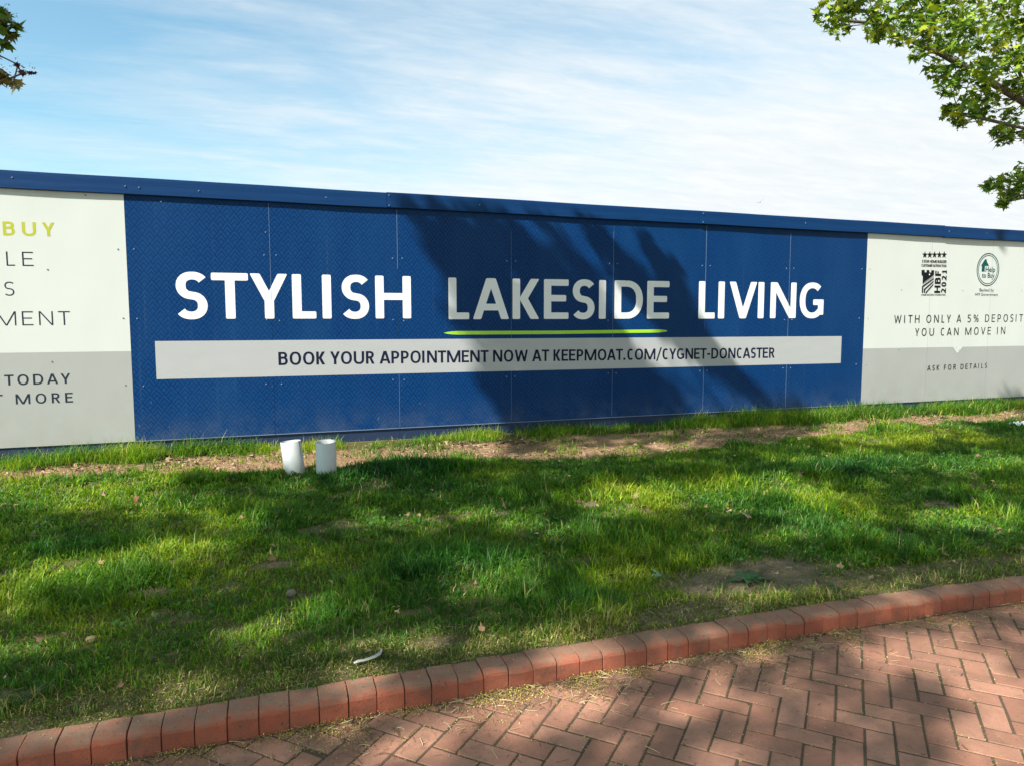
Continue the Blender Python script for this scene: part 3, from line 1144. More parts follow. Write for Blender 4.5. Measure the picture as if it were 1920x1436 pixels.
rotated_text('HBF', 9.738, 9.846, 1.474, 1.772, .26, .21, AW, M['black_ink'])
rotated_text('2021', 9.862, 9.950, 1.474, 1.780, .24, .19, AW, M['black_ink'])
lettering('HOME BUILDERS FOUNDATION', 9.510, 9.943, 1.434, 1.439, .022, M['black_ink'], .20, .16, True, 0, .9, AW, y=-.0022, split=False)


def ell(cx, cz, rx, rz, n=48):
    return [(cx + rx * math.cos(k / n * math.tau), cz + rz * math.sin(k / n * math.tau)) for k in range(n)]


def ring_polys(cx, cz, rx, rz, t):
    A, B = ell(cx, cz, rx, rz), ell(cx, cz, rx - t, rz - t)
    return [[A[i], A[(i + 1) % 48], B[(i + 1) % 48], B[i]] for i in range(48)]


def flat_rings(name, ring_list, mat, parent=None, label=None):
    vs, fs = [], []
    for polys in ring_list:
        for p in polys:
            b = len(vs)
            vs += [(x, -.0022, z) for x, z in p]
            fs.append((b + 3, b + 2, b + 1, b)[::-1])
    o = mesh_obj(name, vs, fs, mat, parent if parent is not None else HOARD)
    if label:
        o['label'] = label
    return o


OV = flat_rings('oval_emblem', [ring_polys(10.724, 1.809, .217, .230, .014), ring_polys(10.724, 1.809, .188, .201, .010)], M['teal_ink'], None, 'teal oval scheme emblem with house arrow')
emblem('house_arrow', [[(10.585, 1.860), (10.661, 1.957), (10.741, 1.860)], [(10.603, 1.862), (10.660, 1.862), (10.660, 1.780), (10.603, 1.780)], [(10.676, 1.95), (10.69, 1.95), (10.69, 1.918), (10.676, 1.935)]], M['teal_ink'], OV)


def font_text(txt, x0, x1, z, cap, mat, parent, off=0.0, y=-.0026, name='lettering'):
    """lower-case lettering from Blender's own built-in typeface"""
    c = bpy.data.curves.new('lettering', 'FONT')
    c.body = txt
    c.fill_mode = 'FRONT'
    c.offset = off
    c.resolution_u = 3
    t = link(bpy.data.objects.new('tmp', c))
    bpy.context.view_layer.update()
    dg = bpy.context.evaluated_depsgraph_get()
    me = bpy.data.meshes.new_from_object(t.evaluated_get(dg))
    bpy.data.objects.remove(t)
    co = np.empty(len(me.vertices) * 3, np.float32)
    me.vertices.foreach_get('co', co)
    co = co.reshape(-1, 3)
    sx = (x1 - x0) / (co[:, 0].max() - co[:, 0].min())
    sz = cap / .70
    new = np.stack([x0 + (co[:, 0] - co[:, 0].min()) * sx, np.full(len(co), y), z + co[:, 1] * sz], 1)
    me.vertices.foreach_set('co', new.astype(np.float32).ravel())
    me.materials.clear()
    me.materials.append(mat)
    me.update()
    o = link(bpy.data.objects.new(name, me), parent)
    o['kind'] = 'stuff'
    return o


font_text('Help', 10.676, 10.862, 1.779, .070, M['teal_ink'], OV, .018)
font_text('to Buy', 10.612, 10.856, 1.697, .068, M['teal_ink'], OV, .018)
font_text('Backed by', 10.582, 10.861, 1.506, .042, M['char_ink'], OV, .004)
font_text('HM Government', 10.504, 10.946, 1.445, .040, M['char_ink'], OV, .0)


# ------------------------------------------------------------------ two cut pipes stuck in the ground
def pipe(name, loc, rad, h, lean, cut, label, crack=False):
    e = empty(name, loc)
    e.rotation_euler = lean
    tag(e, label, 'pipe', 'plastic pipe stubs in the soil strip')
    n = 40
    vs, fs = [], []
    wall = .006
    for k in range(n):
        a = k / n * math.tau
        c, s = math.cos(a), math.sin(a)
        top = h + cut * c
        for r_, z in ((rad, -.12), (rad, top - .001), (rad - .001, top), (rad - wall + .001, top), (rad - wall, top - .001), (rad - wall, -.12)):
            vs.append((r_ * c, r_ * s, z))
    for k in range(n):
        j = (k + 1) % n
        for i in range(5):
            fs.append((k * 6 + i, j * 6 + i, j * 6 + i + 1, k * 6 + i + 1))
    o = mesh_obj('tube', vs, fs, M['pipe'], e, True)
    if crack:
        vs, fs = [], []
        m = 9
        for i in range(m):
            t = i / (m - 1)
            a = math.radians(-42 + 5 * math.sin(t * 5) + 6 * t)
            wd = .0034 * (1 - t) + .0010
            z = h + cut * math.cos(a) - t * .13
            for q in (-1, 1):
                vs.append(((rad + .0006) * math.cos(a + q * wd / rad), (rad + .0006) * math.sin(a + q * wd / rad), z))
        for i in range(m - 1):
            fs.append((2 * i, 2 * i + 1, 2 * i + 3, 2 * i + 2))
        mesh_obj('crack', vs, fs, M['crackm'], e)
    return e


pipe('pipe', (1.365, -1.02, -.195), .084, .285, (math.radians(-3), math.radians(-6.0), 0), -.002, 'grey-white plastic pipe stub leaning left with a cracked slanting rim', True)
pipe('pipe', (1.615, -1.13, -.205), .084, .298, (math.radians(4), math.radians(-.6), 0), .001, 'upright grey plastic pipe stub with open level top')


# ------------------------------------------------------------------ trees
MAPLE = np.array([(0, 0), (.10, .02), (.34, -.06), (.24, .12), (.52, .30), (.26, .34), (.30, .50), (.12, .48), (0, 1.0),
                  (-.12, .48), (-.30, .50), (-.26, .34), (-.52, .30), (-.24, .12), (-.34, -.06), (-.10, .02)])
MAPLE_T = [(0, i, i + 1) for i in range(1, 15)]
SIMPLE = np.array([(0, 0), (.38, .05), (.46, .42), (.14, .52), (0, 1.0), (-.14, .52), (-.46, .42), (-.38, .05)])
SIMPLE_T = [(0, i, i + 1) for i in range(1, 7)]


def leaf_cloud(pos, size, nrm_tilt, colors, simple, droop=.0, rng=RNG):
    """one mesh worth of leaves: positions (n,3), sizes (n), colours (n,3)"""
    shp, tri = (SIMPLE, SIMPLE_T) if simple else (MAPLE, MAPLE_T)
    n, k = len(pos), len(shp)
    az = rng.uniform(0, math.tau, n)
    tilt = rng.normal(droop, nrm_tilt, n)
    roll = rng.normal(0, .5, n)
    # leaf frame: d = stem->tip direction, s = sideways
    d = np.stack([np.cos(az) * np.cos(tilt), np.sin(az) * np.cos(tilt), -np.sin(tilt)], 1)
    s0 = np.stack([-np.sin(az), np.cos(az), np.zeros(n)], 1)
    nn = np.cross(d, s0)
    s = s0 * np.cos(roll)[:, None] + nn * np.sin(roll)[:, None]
    nn = np.cross(d, s)
    u, v = shp[:, 0], shp[:, 1]
    fold = np.abs(u) * .28 - v * v * .18
    P = pos[:, None, :] + size[:, None, None] * (u[None, :, None] * s[:, None, :] + (v - .3)[None, :, None] * d[:, None, :] - fold[None, :, None] * nn[:, None, :])
    T = (np.arange(n)[:, None, None] * k + np.array(tri)[None]).reshape(-1, 3)
    return P.reshape(-1, 3), T, np.repeat(colors, k, 0)


def flower_cloud(pos, size, colors, rng=RNG):
    n = len(pos)
    a = rng.normal(size=(n, 3)); a /= np.linalg.norm(a, axis=1)[:, None]
    b = np.cross(a, rng.normal(size=(n, 3))); b /= np.linalg.norm(b, axis=1)[:, None]
    P = np.stack([pos - a * size[:, None], pos + b * size[:, None] * .5, pos + a * size[:, None], pos - b * size[:, None] * .5], 1)
    i = np.arange(n)[:, None] * 4
    T = np.concatenate([i + np.array([[0, 1, 2]]), i + np.array([[0, 2, 3]])], 0)
    return P.reshape(-1, 3), T, np.repeat(colors, 4, 0)


def in_ball(n, rng=RNG):
    p = rng.normal(size=(n, 3))
    p /= np.linalg.norm(p, axis=1)[:, None]
    return p * rng.uniform(0, 1, n)[:, None] ** .4


class Wood:
    """branches as tubes; every clump hangs on the nearest node of what has grown so far"""
    def __init__(self):
        self.p, self.par, self.load = [], [], []

    def add(self, p, par):
        self.p.append(np.array(p, float)); self.par.append(par); self.load.append(0.0)
        return len(self.p) - 1

    def line(self, pts, par):
        ids = []
        for q in pts:
            par = self.add(q, par); ids.append(par)
        return ids

    def reach(self, tgt, sag=.1, minfrom=0, pen=None):
        P = np.array(self.p)
        d = np.linalg.norm(P - tgt, axis=1)
        cost = d + 2.6 * np.clip(P[:, 2] - tgt[2] + .0, 0, None)
        cost[:minfrom] += 50
        i = int(np.argmin(cost))
        a = self.p[i]
        L = float(np.linalg.norm(tgt - a))
        m = max(1, int(L / .35))
        for k in range(1, m + 1):
            t = k / m
            q = a + (tgt - a) * t
            q = q + np.array([0, 0, sag * L * math.sin(math.pi * t)]) + (RNG.normal(0, .035 * min(L, 1), 3) if k < m else 0)
            i = self.add(q, i)
        return i

    def build(self, r_tip, r_root, parent, name='trunk'):
        n = len(self.p)
        kids = [[] for _ in range(n)]
        for i, q in enumerate(self.par):
            if q >= 0:
                kids[q].append(i)
        ld = [0.0] * n
        for i in range(n - 1, -1, -1):
            ld[i] = max(1.0, sum(ld[k] for k in kids[i]))
        mxl = ld[0]
        ex = math.log(r_root / r_tip) / math.log(max(mxl, 2))
        rad = [r_tip * l ** ex for l in ld]
        vs, fs = [], []
        S = 7
        for i in range(n):
            q = self.par[i]
            if q < 0:
                continue
            a, b = self.p[q], self.p[i]
            ax = b - a
            L = np.linalg.norm(ax)
            if L < 1e-4:
                continue
            ax /= L
            o = np.cross(ax, (0.3, .2, 1) if abs(ax[2]) < .9 else (1, 0, 0)); o /= np.linalg.norm(o)
            o2 = np.cross(ax, o)
            ra, rb = min(rad[q], rad[i] * 1.35), rad[i]
            bse = len(vs)
            for c, r_ in ((a - ax * ra * .3, ra), (b + ax * rb * .15, rb)):
                for k in range(S):
                    an = k / S * math.tau
                    vs.append(c + r_ * (math.cos(an) * o + math.sin(an) * o2))
            for k in range(S):
                j = (k + 1) % S
                fs.append((bse + k, bse + j, bse + S + j, bse + S + k))
        return mesh_obj(name, vs, fs, M['bark'], parent, True)


def crown_mesh(parts, parent):
    V, T, Cc, off = [], [], [], 0
    for v, t, c in parts:
        V.append(v); T.append(t + off); Cc.append(c); off += len(v)
    return big_mesh('crown', np.concatenate(V), np.concatenate(T), M['leaf'], np.concatenate(Cc), False, parent)


GREENS = np.array([(.11, .20, .020), (.15, .26, .022), (.08, .155, .020), (.23, .32, .025), (.06, .12, .018)])
COPPER = np.array([(.17, .085, .03), (.12, .105, .03), (.15, .13, .03), (.085, .03, .035), (.20, .14, .035)])

# leaf clumps of the two trees: x, y, z, radius
SHADE = [
[0.12,-6.06,7.33,0.09],[-1.19,-2.75,5.24,0.24],[-2.05,-5.85,6.71,0.13],[-3.99,-5.33,6.59,0.25],[-0.21,-6.38,6.01,0.22],[-0.28,-2.85,5.74,0.19],[-2.22,-4.93,6.48,0.25],
[-1.49,-3.62,6.98,0.21],[-1.91,-6.43,7.59,0.17],[0.51,-6.11,4.45,0.1],[-3.78,-4.63,4.65,0.09],[-4.75,-8.46,7.56,0.14],[1.13,-3.35,5.01,0.29],[0.62,-3.42,4.72,0.16],
[-4.33,-6.25,4.91,0.14],[0.13,-7.2,7.12,0.19],[1.75,-2.28,5.18,0.21],[-2.01,-7.74,6.44,0.29],[-1.01,-4.89,5.55,0.21],[-1.63,-2.76,5.88,0.12],[-1.24,-3.06,5.32,0.2],
[-6.57,-7.86,7.08,0.1],[0.24,-6.31,5.66,0.24],[-0.84,-2.66,5.99,0.14],[-1.23,-5.51,7.15,0.1],[-2.29,-3.57,7.59,0.24],[-1.46,-5.36,6.23,0.17],[-1.58,-3.85,4.47,0.18],
[0.26,-4.83,6.31,0.23],[-2.47,-8.3,7.48,0.17],[-0.61,-7.37,5.02,0.2],[-1.15,-5.59,6.24,0.1],[-5.62,-8.12,7.57,0.2],[-2.77,-7.93,7.0,0.18],[-1.3,-3.71,6.75,0.1],
[-0.62,-2.21,5.34,0.12],[0.7,-1.71,4.39,0.24],[-0.78,-3.57,5.86,0.18],[2.08,-5.6,4.56,0.25],[-4.73,-8.22,7.55,0.32],[-0.78,-4.39,6.74,0.3],[-1.03,-4.45,5.37,0.16],
[0.13,-4.05,5.68,0.34],[-0.53,-6.66,5.06,0.1],[-5.35,-4.95,6.3,0.15],[-2.06,-7.29,4.47,0.09],[-5.97,-8.74,7.59,0.09],[-5.85,-8.87,7.01,0.11],[-3.5,-7.67,6.51,0.3],
[-2.67,-4.23,5.6,0.1],[-0.35,-6.39,5.81,0.29],[0.65,-2.34,4.87,0.2],[0.08,-6.72,4.52,0.32],[-3.0,-5.35,6.0,0.26],[0.8,-5.52,5.47,0.09],[1.6,-5.37,4.97,0.23],
[0.62,-6.62,5.82,0.11],[1.0,-5.04,4.57,0.22],[-1.5,-7.61,5.48,0.17],[-1.4,-2.69,6.34,0.22],[-2.26,-7.77,5.35,0.28],[-2.9,-4.72,6.52,0.19],[-2.51,-6.6,4.94,0.15],
[-0.93,-5.13,6.85,0.2],[2.06,-6.12,5.96,0.16],[-1.05,-3.16,6.42,0.24],[-1.3,-4.14,5.44,0.09],[-3.11,-6.94,5.79,0.2],[-3.37,-5.52,6.74,0.27],[-2.87,-4.8,6.25,0.28],
[-1.5,-2.42,6.53,0.22],[-4.74,-7.65,5.85,0.16],[-3.15,-6.5,6.45,0.09],[0.64,-5.31,5.29,0.11],[-6.01,-6.16,7.52,0.18],[-0.71,-4.92,6.05,0.27],[1.24,-3.43,5.58,0.25],
[-4.2,-9.11,7.46,0.15],[-3.56,-5.44,6.59,0.29],[-0.73,-3.26,6.61,0.24],[-5.25,-7.22,5.25,0.34],[-1.58,-4.04,7.38,0.09],[-0.57,-3.2,4.95,0.27],[-4.95,-6.12,7.44,0.15],
[-0.78,-2.79,6.23,0.23],[-0.36,-4.33,5.37,0.23],[1.39,-3.7,4.82,0.33],[1.35,-1.79,4.45,0.13],[-2.83,-3.59,6.83,0.14],[-1.13,-3.15,7.5,0.13],[-2.58,-7.44,5.67,0.09],
[-0.64,-2.72,6.99,0.1],[1.61,-3.24,6.06,0.14],[-2.75,-4.81,6.47,0.24],[2.09,-2.21,4.93,0.16],[-4.27,-8.82,6.29,0.25],[-5.99,-5.82,7.51,0.1],[-1.76,-4.41,7.43,0.31],
[-1.8,-5.59,6.23,0.11],[-3.57,-7.16,6.62,0.19],[0.79,-4.77,5.75,0.09],[-1.07,-4.0,6.02,0.1],[1.62,-2.19,5.09,0.15],[-2.42,-3.8,6.06,0.19],[0.19,-6.01,5.96,0.18],
[-3.41,-4.46,7.31,0.19],[-1.54,-2.83,5.59,0.19],[-7.02,-5.47,6.65,0.18],[0.38,-6.31,6.09,0.25],[2.82,-1.42,4.56,0.1],[-2.02,-5.52,7.17,0.3],[-0.48,-4.41,4.66,0.28],
[-1.31,-2.76,5.16,0.14],[-5.55,-6.75,6.06,0.23],[-0.38,-3.57,5.43,0.2],[-0.15,-7.33,5.66,0.18],[0.91,-1.59,4.58,0.24],[-3.34,-5.4,4.61,0.33],[-0.74,-7.59,6.16,0.3],
[0.57,-1.94,5.34,0.14],[-3.18,-6.26,4.73,0.13],[-0.11,-3.35,4.81,0.09],[-4.4,-5.98,6.76,0.11],[-0.87,-3.96,7.21,0.09],[1.82,-2.02,5.59,0.14],[-3.85,-4.56,4.73,0.14],
[-3.62,-5.84,7.34,0.26],[-4.8,-8.72,6.72,0.1],[-2.93,-4.27,7.16,0.33],[-1.07,-2.46,5.7,0.24],[-3.38,-5.38,6.06,0.2],[-5.19,-6.24,6.18,0.17],[-1.14,-8.12,6.01,0.33],
[-2.53,-5.03,6.46,0.22],[-0.89,-6.04,4.54,0.32],[-0.07,-7.36,7.21,0.31],[-6.37,-5.16,5.85,0.28],[-0.57,-2.29,5.29,0.23],[-3.52,-6.86,4.37,0.1],[0.29,-2.04,4.32,0.22],
[-3.14,-4.9,4.31,0.11],[-0.36,-6.17,5.84,0.16],[2.16,-3.21,4.97,0.2],[-5.69,-5.42,6.76,0.23],[-1.84,-7.41,5.81,0.24],[0.01,-4.73,6.11,0.23],[-0.91,-5.26,7.53,0.24],
[-1.24,-2.94,6.6,0.13],[-3.51,-8.19,5.74,0.11],[-5.04,-6.53,6.93,0.1],[-0.21,-2.37,5.84,0.16],[-6.41,-5.46,6.0,0.33],[-6.69,-5.12,7.48,0.17],[-1.98,-3.13,6.65,0.18],
[-1.02,-3.09,6.59,0.24],[0.55,-2.45,6.28,0.14],[0.22,-7.32,5.85,0.3],[-0.13,-3.78,5.39,0.12],[2.4,-2.89,5.21,0.18],[-0.5,-7.19,7.33,0.27],[-2.75,-8.13,5.63,0.1],
[-1.7,-2.69,6.74,0.22],[3.83,-5.07,4.84,0.28],[0.45,-2.45,4.79,0.15],[0.81,-6.68,6.78,0.18],[-4.54,-7.29,6.24,0.19],[-2.85,-4.85,5.05,0.34],[-1.0,-2.86,5.55,0.16],
[-4.01,-7.46,4.77,0.18],[-3.51,-5.86,5.46,0.23],[-2.71,-3.53,7.3,0.24],[1.94,-2.51,5.09,0.14],[1.02,-3.15,5.49,0.18],[-1.36,-3.11,7.03,0.13],[-7.25,-8.15,7.2,0.16],
[1.51,-3.73,5.52,0.09],[1.81,-4.79,5.37,0.1],[-4.48,-4.86,4.45,0.23],[2.34,-5.94,6.26,0.29],[-2.22,-3.31,6.5,0.24],[2.9,-5.3,5.7,0.19],[-0.89,-2.58,6.53,0.13],
[-1.23,-6.44,6.98,0.16],[-5.7,-5.72,6.05,0.09],[-0.32,-2.1,4.53,0.2],[-4.31,-8.38,5.88,0.24],[-3.46,-7.5,4.44,0.16],[-5.08,-7.76,5.54,0.16],[-7.49,-5.49,6.91,0.09],
[-3.39,-7.4,5.37,0.09],[-1.88,-8.24,6.44,0.19],[1.06,-1.34,4.51,0.09],[0.33,-4.63,5.08,0.14],[-6.95,-6.81,6.61,0.21],[-2.3,-4.32,5.55,0.31],[-2.76,-8.22,6.21,0.21],
[-4.97,-8.28,7.45,0.16],[-3.54,-6.65,4.4,0.1],[-0.29,-3.63,6.38,0.22],[-1.1,-2.2,5.82,0.11],[-5.75,-5.48,5.18,0.32],[0.77,-5.39,4.79,0.16],[-4.39,-5.21,5.74,0.19],
[-5.51,-6.31,6.74,0.26],[-4.07,-6.26,4.51,0.17],[-0.35,-4.31,5.12,0.21],[-3.76,-7.21,4.52,0.24],[1.01,-5.5,5.0,0.28],[1.48,-3.07,5.12,0.21],[0.68,-2.04,5.03,0.15],
[-2.1,-8.61,6.32,0.18],[-1.56,-6.93,5.78,0.09],[-3.66,-3.8,4.58,0.16],[-0.5,-2.86,6.26,0.17],[-0.27,-2.07,5.78,0.24],[3.84,-4.77,4.49,0.23],[-1.33,-3.78,6.89,0.09],
[0.42,-6.85,7.31,0.1],[-3.88,-8.02,5.21,0.21],[-2.78,-7.95,4.87,0.26],[-3.03,-5.05,5.0,0.09],[-2.36,-4.66,6.41,0.09],[-2.62,-7.02,6.79,0.09],[0.74,-1.57,4.35,0.23],
[-3.91,-4.82,6.07,0.27],[-2.34,-2.88,7.19,0.14],[-4.1,-6.42,6.29,0.16],[1.82,-1.8,4.87,0.13],[-1.32,-6.98,5.64,0.19],[-0.24,-6.72,7.07,0.17],[-2.68,-8.71,5.67,0.16],
[-2.8,-3.35,7.28,0.2],[-1.35,-3.44,7.23,0.16],[-3.24,-7.11,4.33,0.19],[-1.64,-3.32,6.22,0.23],[-2.73,-7.9,5.61,0.16],[-2.09,-8.62,6.54,0.22],[-0.61,-2.32,5.94,0.14],
[-3.94,-3.55,4.53,0.14],[-3.09,-6.24,7.45,0.1],[-0.93,-7.29,6.02,0.3],[-5.98,-7.07,7.08,0.15],[-0.03,-3.92,4.8,0.1],[-2.73,-8.45,5.61,0.17],[-5.52,-8.02,7.59,0.09],
[-3.84,-9.4,6.76,0.2],[0.65,-2.06,5.67,0.1],[-2.24,-7.67,5.87,0.09],[-1.92,-7.13,4.86,0.25],[0.64,-2.95,6.22,0.11],[-0.15,-7.37,5.31,0.24],[-0.92,-2.98,7.08,0.19],
[-0.33,-5.44,7.02,0.09],[-1.47,-3.07,5.33,0.27],[-6.08,-7.41,6.23,0.09],[-1.78,-7.69,5.42,0.09],[-0.94,-2.77,6.8,0.13],[-4.72,-9.38,7.55,0.1],[-0.21,-4.27,5.67,0.25],
[-0.97,-5.45,6.17,0.16],[-5.23,-6.76,6.31,0.09],[-6.66,-4.98,5.94,0.2],[-4.79,-5.22,6.39,0.09],[-1.59,-6.0,5.52,0.09],[-1.85,-5.49,4.78,0.09],[-5.18,-4.68,6.03,0.22],
[-0.46,-5.86,7.6,0.17],[-4.99,-9.56,7.48,0.15],[-4.48,-4.77,4.92,0.1],[-0.92,-5.74,4.82,0.16],[2.65,-5.03,5.39,0.09],[-1.96,-5.01,5.15,0.23],[-4.67,-6.01,4.46,0.09],
[-2.38,-3.67,7.48,0.22],[-3.83,-5.19,6.54,0.27],[-5.41,-7.34,6.11,0.1],[-5.75,-5.86,7.37,0.3],[-2.07,-6.84,6.44,0.1],[-5.45,-5.11,5.34,0.28],[1.26,-5.87,4.84,0.22],
[1.52,-4.19,4.89,0.14],[-0.63,-2.22,6.15,0.1],[-2.41,-3.09,6.88,0.09],[-5.9,-7.42,6.27,0.09],[-5.27,-6.67,5.06,0.1],[0.72,-2.52,4.92,0.22],[-1.29,-6.52,4.58,0.09],
[0.04,-2.18,4.78,0.24],[-0.01,-6.8,5.31,0.16],[-4.31,-7.38,7.04,0.24],[3.78,-4.95,5.25,0.25],[-5.75,-6.82,6.62,0.19],[1.43,-2.81,5.06,0.09],[-1.97,-7.69,5.62,0.18],
[-3.84,-8.0,7.56,0.25],[-1.63,-4.06,7.2,0.23],[-6.9,-5.76,6.97,0.2],[-0.53,-4.24,5.2,0.26],[-3.79,-5.18,5.68,0.27],[2.16,-2.11,4.85,0.18],[2.4,-4.18,4.65,0.17],
[-0.16,-2.45,6.09,0.13],[2.69,-2.76,4.55,0.16],[1.27,-3.57,5.43,0.21],[3.29,-4.51,4.63,0.12],[-3.04,-5.76,4.85,0.11],[-4.66,-4.72,6.51,0.1],[-3.68,-7.23,5.91,0.2],
[0.67,-5.83,6.05,0.1],[-1.08,-2.79,7.03,0.18],[1.39,-2.93,4.87,0.19],[1.94,-5.66,6.58,0.19],[-5.0,-7.1,6.51,0.17],[-6.22,-6.8,5.95,0.14],[1.83,-2.18,4.99,0.19],
[-2.37,-8.43,6.6,0.17],[-4.03,-9.13,7.29,0.16],[-1.15,-7.59,5.23,0.09],[-0.48,-1.91,5.58,0.09],[-7.46,-7.37,7.23,0.1],[-4.13,-8.99,6.82,0.17],[-0.44,-2.83,7.3,0.1],
[-4.15,-6.74,6.68,0.15],[0.64,-2.18,5.38,0.18],[-0.77,-7.55,7.36,0.17],[-1.45,-3.71,7.35,0.24],[1.49,-3.6,5.9,0.22],[-3.72,-6.25,6.83,0.22],[2.63,-2.13,4.48,0.14],
[2.54,-2.55,4.37,0.22],[-4.05,-6.7,4.7,0.11],[-1.06,-2.18,5.98,0.13],[-1.57,-2.9,7.33,0.17],[-3.99,-7.45,7.17,0.19],[-0.12,-1.82,4.72,0.12],[-0.1,-5.33,7.01,0.19],
[0.91,-2.53,4.93,0.1],[-5.64,-5.01,6.84,0.24],[2.6,-5.52,4.83,0.09],[1.0,-6.59,4.72,0.1],[-5.85,-7.79,7.6,0.26],[0.73,-2.62,6.31,0.13],[-4.56,-4.9,6.64,0.18],
[-2.63,-4.25,6.49,0.1],[1.23,-6.57,5.52,0.2],[-0.82,-2.82,5.28,0.24],[-3.72,-6.76,4.82,0.18],[-2.06,-6.67,5.27,0.19],[-1.92,-2.82,6.78,0.24],[-4.66,-7.09,6.49,0.17],
[-0.66,-6.72,6.01,0.14],[-1.67,-7.37,6.81,0.16],[-3.16,-5.48,5.81,0.09],[-5.65,-6.62,5.82,0.16],[-4.61,-7.5,7.47,0.24],[-3.51,-6.43,5.9,0.1],[-2.17,-4.26,6.94,0.28],
[-4.47,-4.06,5.07,0.17],[-5.14,-8.22,6.62,0.16],[2.99,-4.96,5.27,0.11],[2.13,-2.02,4.88,0.23],[-1.56,-3.17,6.44,0.21],[-1.19,-6.78,5.28,0.19],[-1.15,-5.81,4.95,0.21],
[0.3,-2.69,4.41,0.27],[-1.81,-3.52,7.0,0.24],[-2.94,-7.09,4.79,0.11],[-3.96,-5.65,5.49,0.11],[-0.62,-2.82,6.88,0.19],[-5.4,-7.84,6.19,0.1],[-6.52,-6.06,6.9,0.3],
[-5.36,-5.88,6.14,0.11],[1.06,-6.62,7.11,0.2],[0.35,-3.94,6.96,0.27],[-5.42,-4.96,6.96,0.11],[-1.19,-3.28,4.67,0.09],[-4.43,-8.5,7.13,0.25],[-2.42,-5.7,5.37,0.19],
[-7.61,-6.67,7.2,0.16],[-0.24,-4.5,6.75,0.26],[0.09,-6.66,6.97,0.09],[-0.93,-3.81,6.94,0.1],[-3.37,-6.06,5.42,0.17],[1.88,-5.05,5.86,0.09],[2.35,-4.78,5.14,0.16],
[-2.53,-7.82,4.84,0.09],[1.49,-1.88,4.41,0.12],[-3.8,-8.47,7.37,0.11],[-2.95,-5.22,7.24,0.17],[-6.47,-5.12,7.48,0.09],[-3.23,-7.82,6.8,0.09],[-3.83,-7.27,7.47,0.16],
[-4.0,-7.46,7.4,0.26],[-3.98,-4.67,4.51,0.16],[-2.42,-4.5,6.96,0.09],[-4.52,-5.19,5.06,0.1],[3.17,-5.18,5.88,0.14],[-3.56,-5.71,5.17,0.21],[-0.32,-4.37,4.38,0.32],
[-3.14,-4.41,6.79,0.1],[-1.24,-2.93,5.5,0.19],[-2.76,-4.38,5.46,0.2],[-6.86,-7.27,6.84,0.09],[-3.59,-4.73,6.32,0.15],[-2.37,-8.49,5.47,0.13],[-3.15,-8.68,5.82,0.25],
[-4.65,-4.89,6.84,0.09],[-2.94,-5.59,5.81,0.17],[-0.13,-6.91,7.42,0.09],[2.41,-5.73,7.13,0.09],[-0.71,-3.92,5.88,0.16],[-3.18,-4.38,5.67,0.19],[-3.81,-5.17,5.23,0.22],
[1.76,-6.14,5.57,0.26],[-6.66,-7.66,6.71,0.09],[3.6,-5.17,5.66,0.15],[-0.34,-3.79,5.84,0.15],[2.07,-5.05,5.65,0.19],[0.47,-3.46,6.29,0.09],[0.33,-1.64,4.96,0.15],
[3.06,-4.88,5.32,0.09],[-0.13,-3.32,7.41,0.11],[-4.93,-5.17,6.08,0.27],[-2.81,-6.52,5.84,0.1],[-4.62,-6.82,7.06,0.09],[-0.63,-4.84,6.32,0.3],[-2.39,-6.1,7.41,0.26],
[3.25,-4.52,4.44,0.09],[-2.9,-7.0,4.63,0.09],[4.39,-4.39,4.41,0.09],[0.1,-7.21,5.87,0.09],[-1.08,-6.85,4.34,0.09],[1.47,-1.89,5.24,0.11],[-5.32,-4.14,5.85,0.11],
[1.87,-6.06,6.04,0.11],[-0.91,-3.09,6.98,0.13],[-6.24,-6.14,5.77,0.22],[-2.62,-5.77,4.87,0.16],[-0.07,-2.91,5.25,0.09],[0.38,-2.93,6.88,0.16],[0.88,-2.48,5.85,0.13],
[-1.41,-8.41,4.7,0.09],[-6.05,-8.26,7.2,0.15],[-4.2,-8.86,6.78,0.09],[-4.01,-3.95,5.28,0.1],[-1.96,-5.09,5.5,0.17],[0.37,-2.84,4.9,0.22],[-5.8,-4.4,5.06,0.11],
[-6.77,-7.79,7.17,0.17],[-2.84,-3.6,4.42,0.11],[-0.03,-6.96,7.31,0.22],[0.95,-4.56,5.36,0.09],[0.38,-2.98,6.89,0.12],[-4.24,-9.47,7.51,0.15],[-5.67,-7.72,6.83,0.09],
[-2.01,-6.74,6.27,0.09],[-1.11,-7.71,5.96,0.33],[1.0,-5.24,6.44,0.1],[-1.15,-7.06,4.44,0.22],[-0.04,-2.06,5.85,0.15],[-4.63,-7.52,5.3,0.22],[-5.78,-6.86,6.06,0.16],
[2.79,-5.71,4.97,0.27],[-2.46,-6.76,6.51,0.22],[-5.93,-6.74,6.69,0.16],[-5.16,-6.07,5.21,0.09],[-2.0,-4.03,6.07,0.09],[1.49,-6.53,5.02,0.13],[0.23,-2.52,5.81,0.11],
[-4.29,-8.5,6.31,0.1],[0.62,-4.75,4.65,0.09],[0.88,-2.32,5.05,0.13],[0.49,-2.04,5.82,0.11],[-6.34,-6.25,7.04,0.11],[0.26,-5.82,7.31,0.19],[0.87,-6.92,5.54,0.21],
[-3.83,-6.64,4.59,0.11],[-2.45,-3.86,5.97,0.16],[-3.31,-7.34,4.96,0.1],[-3.82,-7.54,4.92,0.14],[2.86,-4.63,5.07,0.09],[-1.08,-8.02,6.96,0.28],[-3.52,-5.96,5.23,0.09],
[0.98,-5.9,7.24,0.17],[-2.87,-6.92,4.48,0.09],[2.12,-1.86,5.19,0.1],[0.52,-1.81,5.38,0.09],[-3.59,-8.2,6.15,0.1],[-3.87,-4.53,6.16,0.11],[-0.07,-6.12,6.58,0.1],
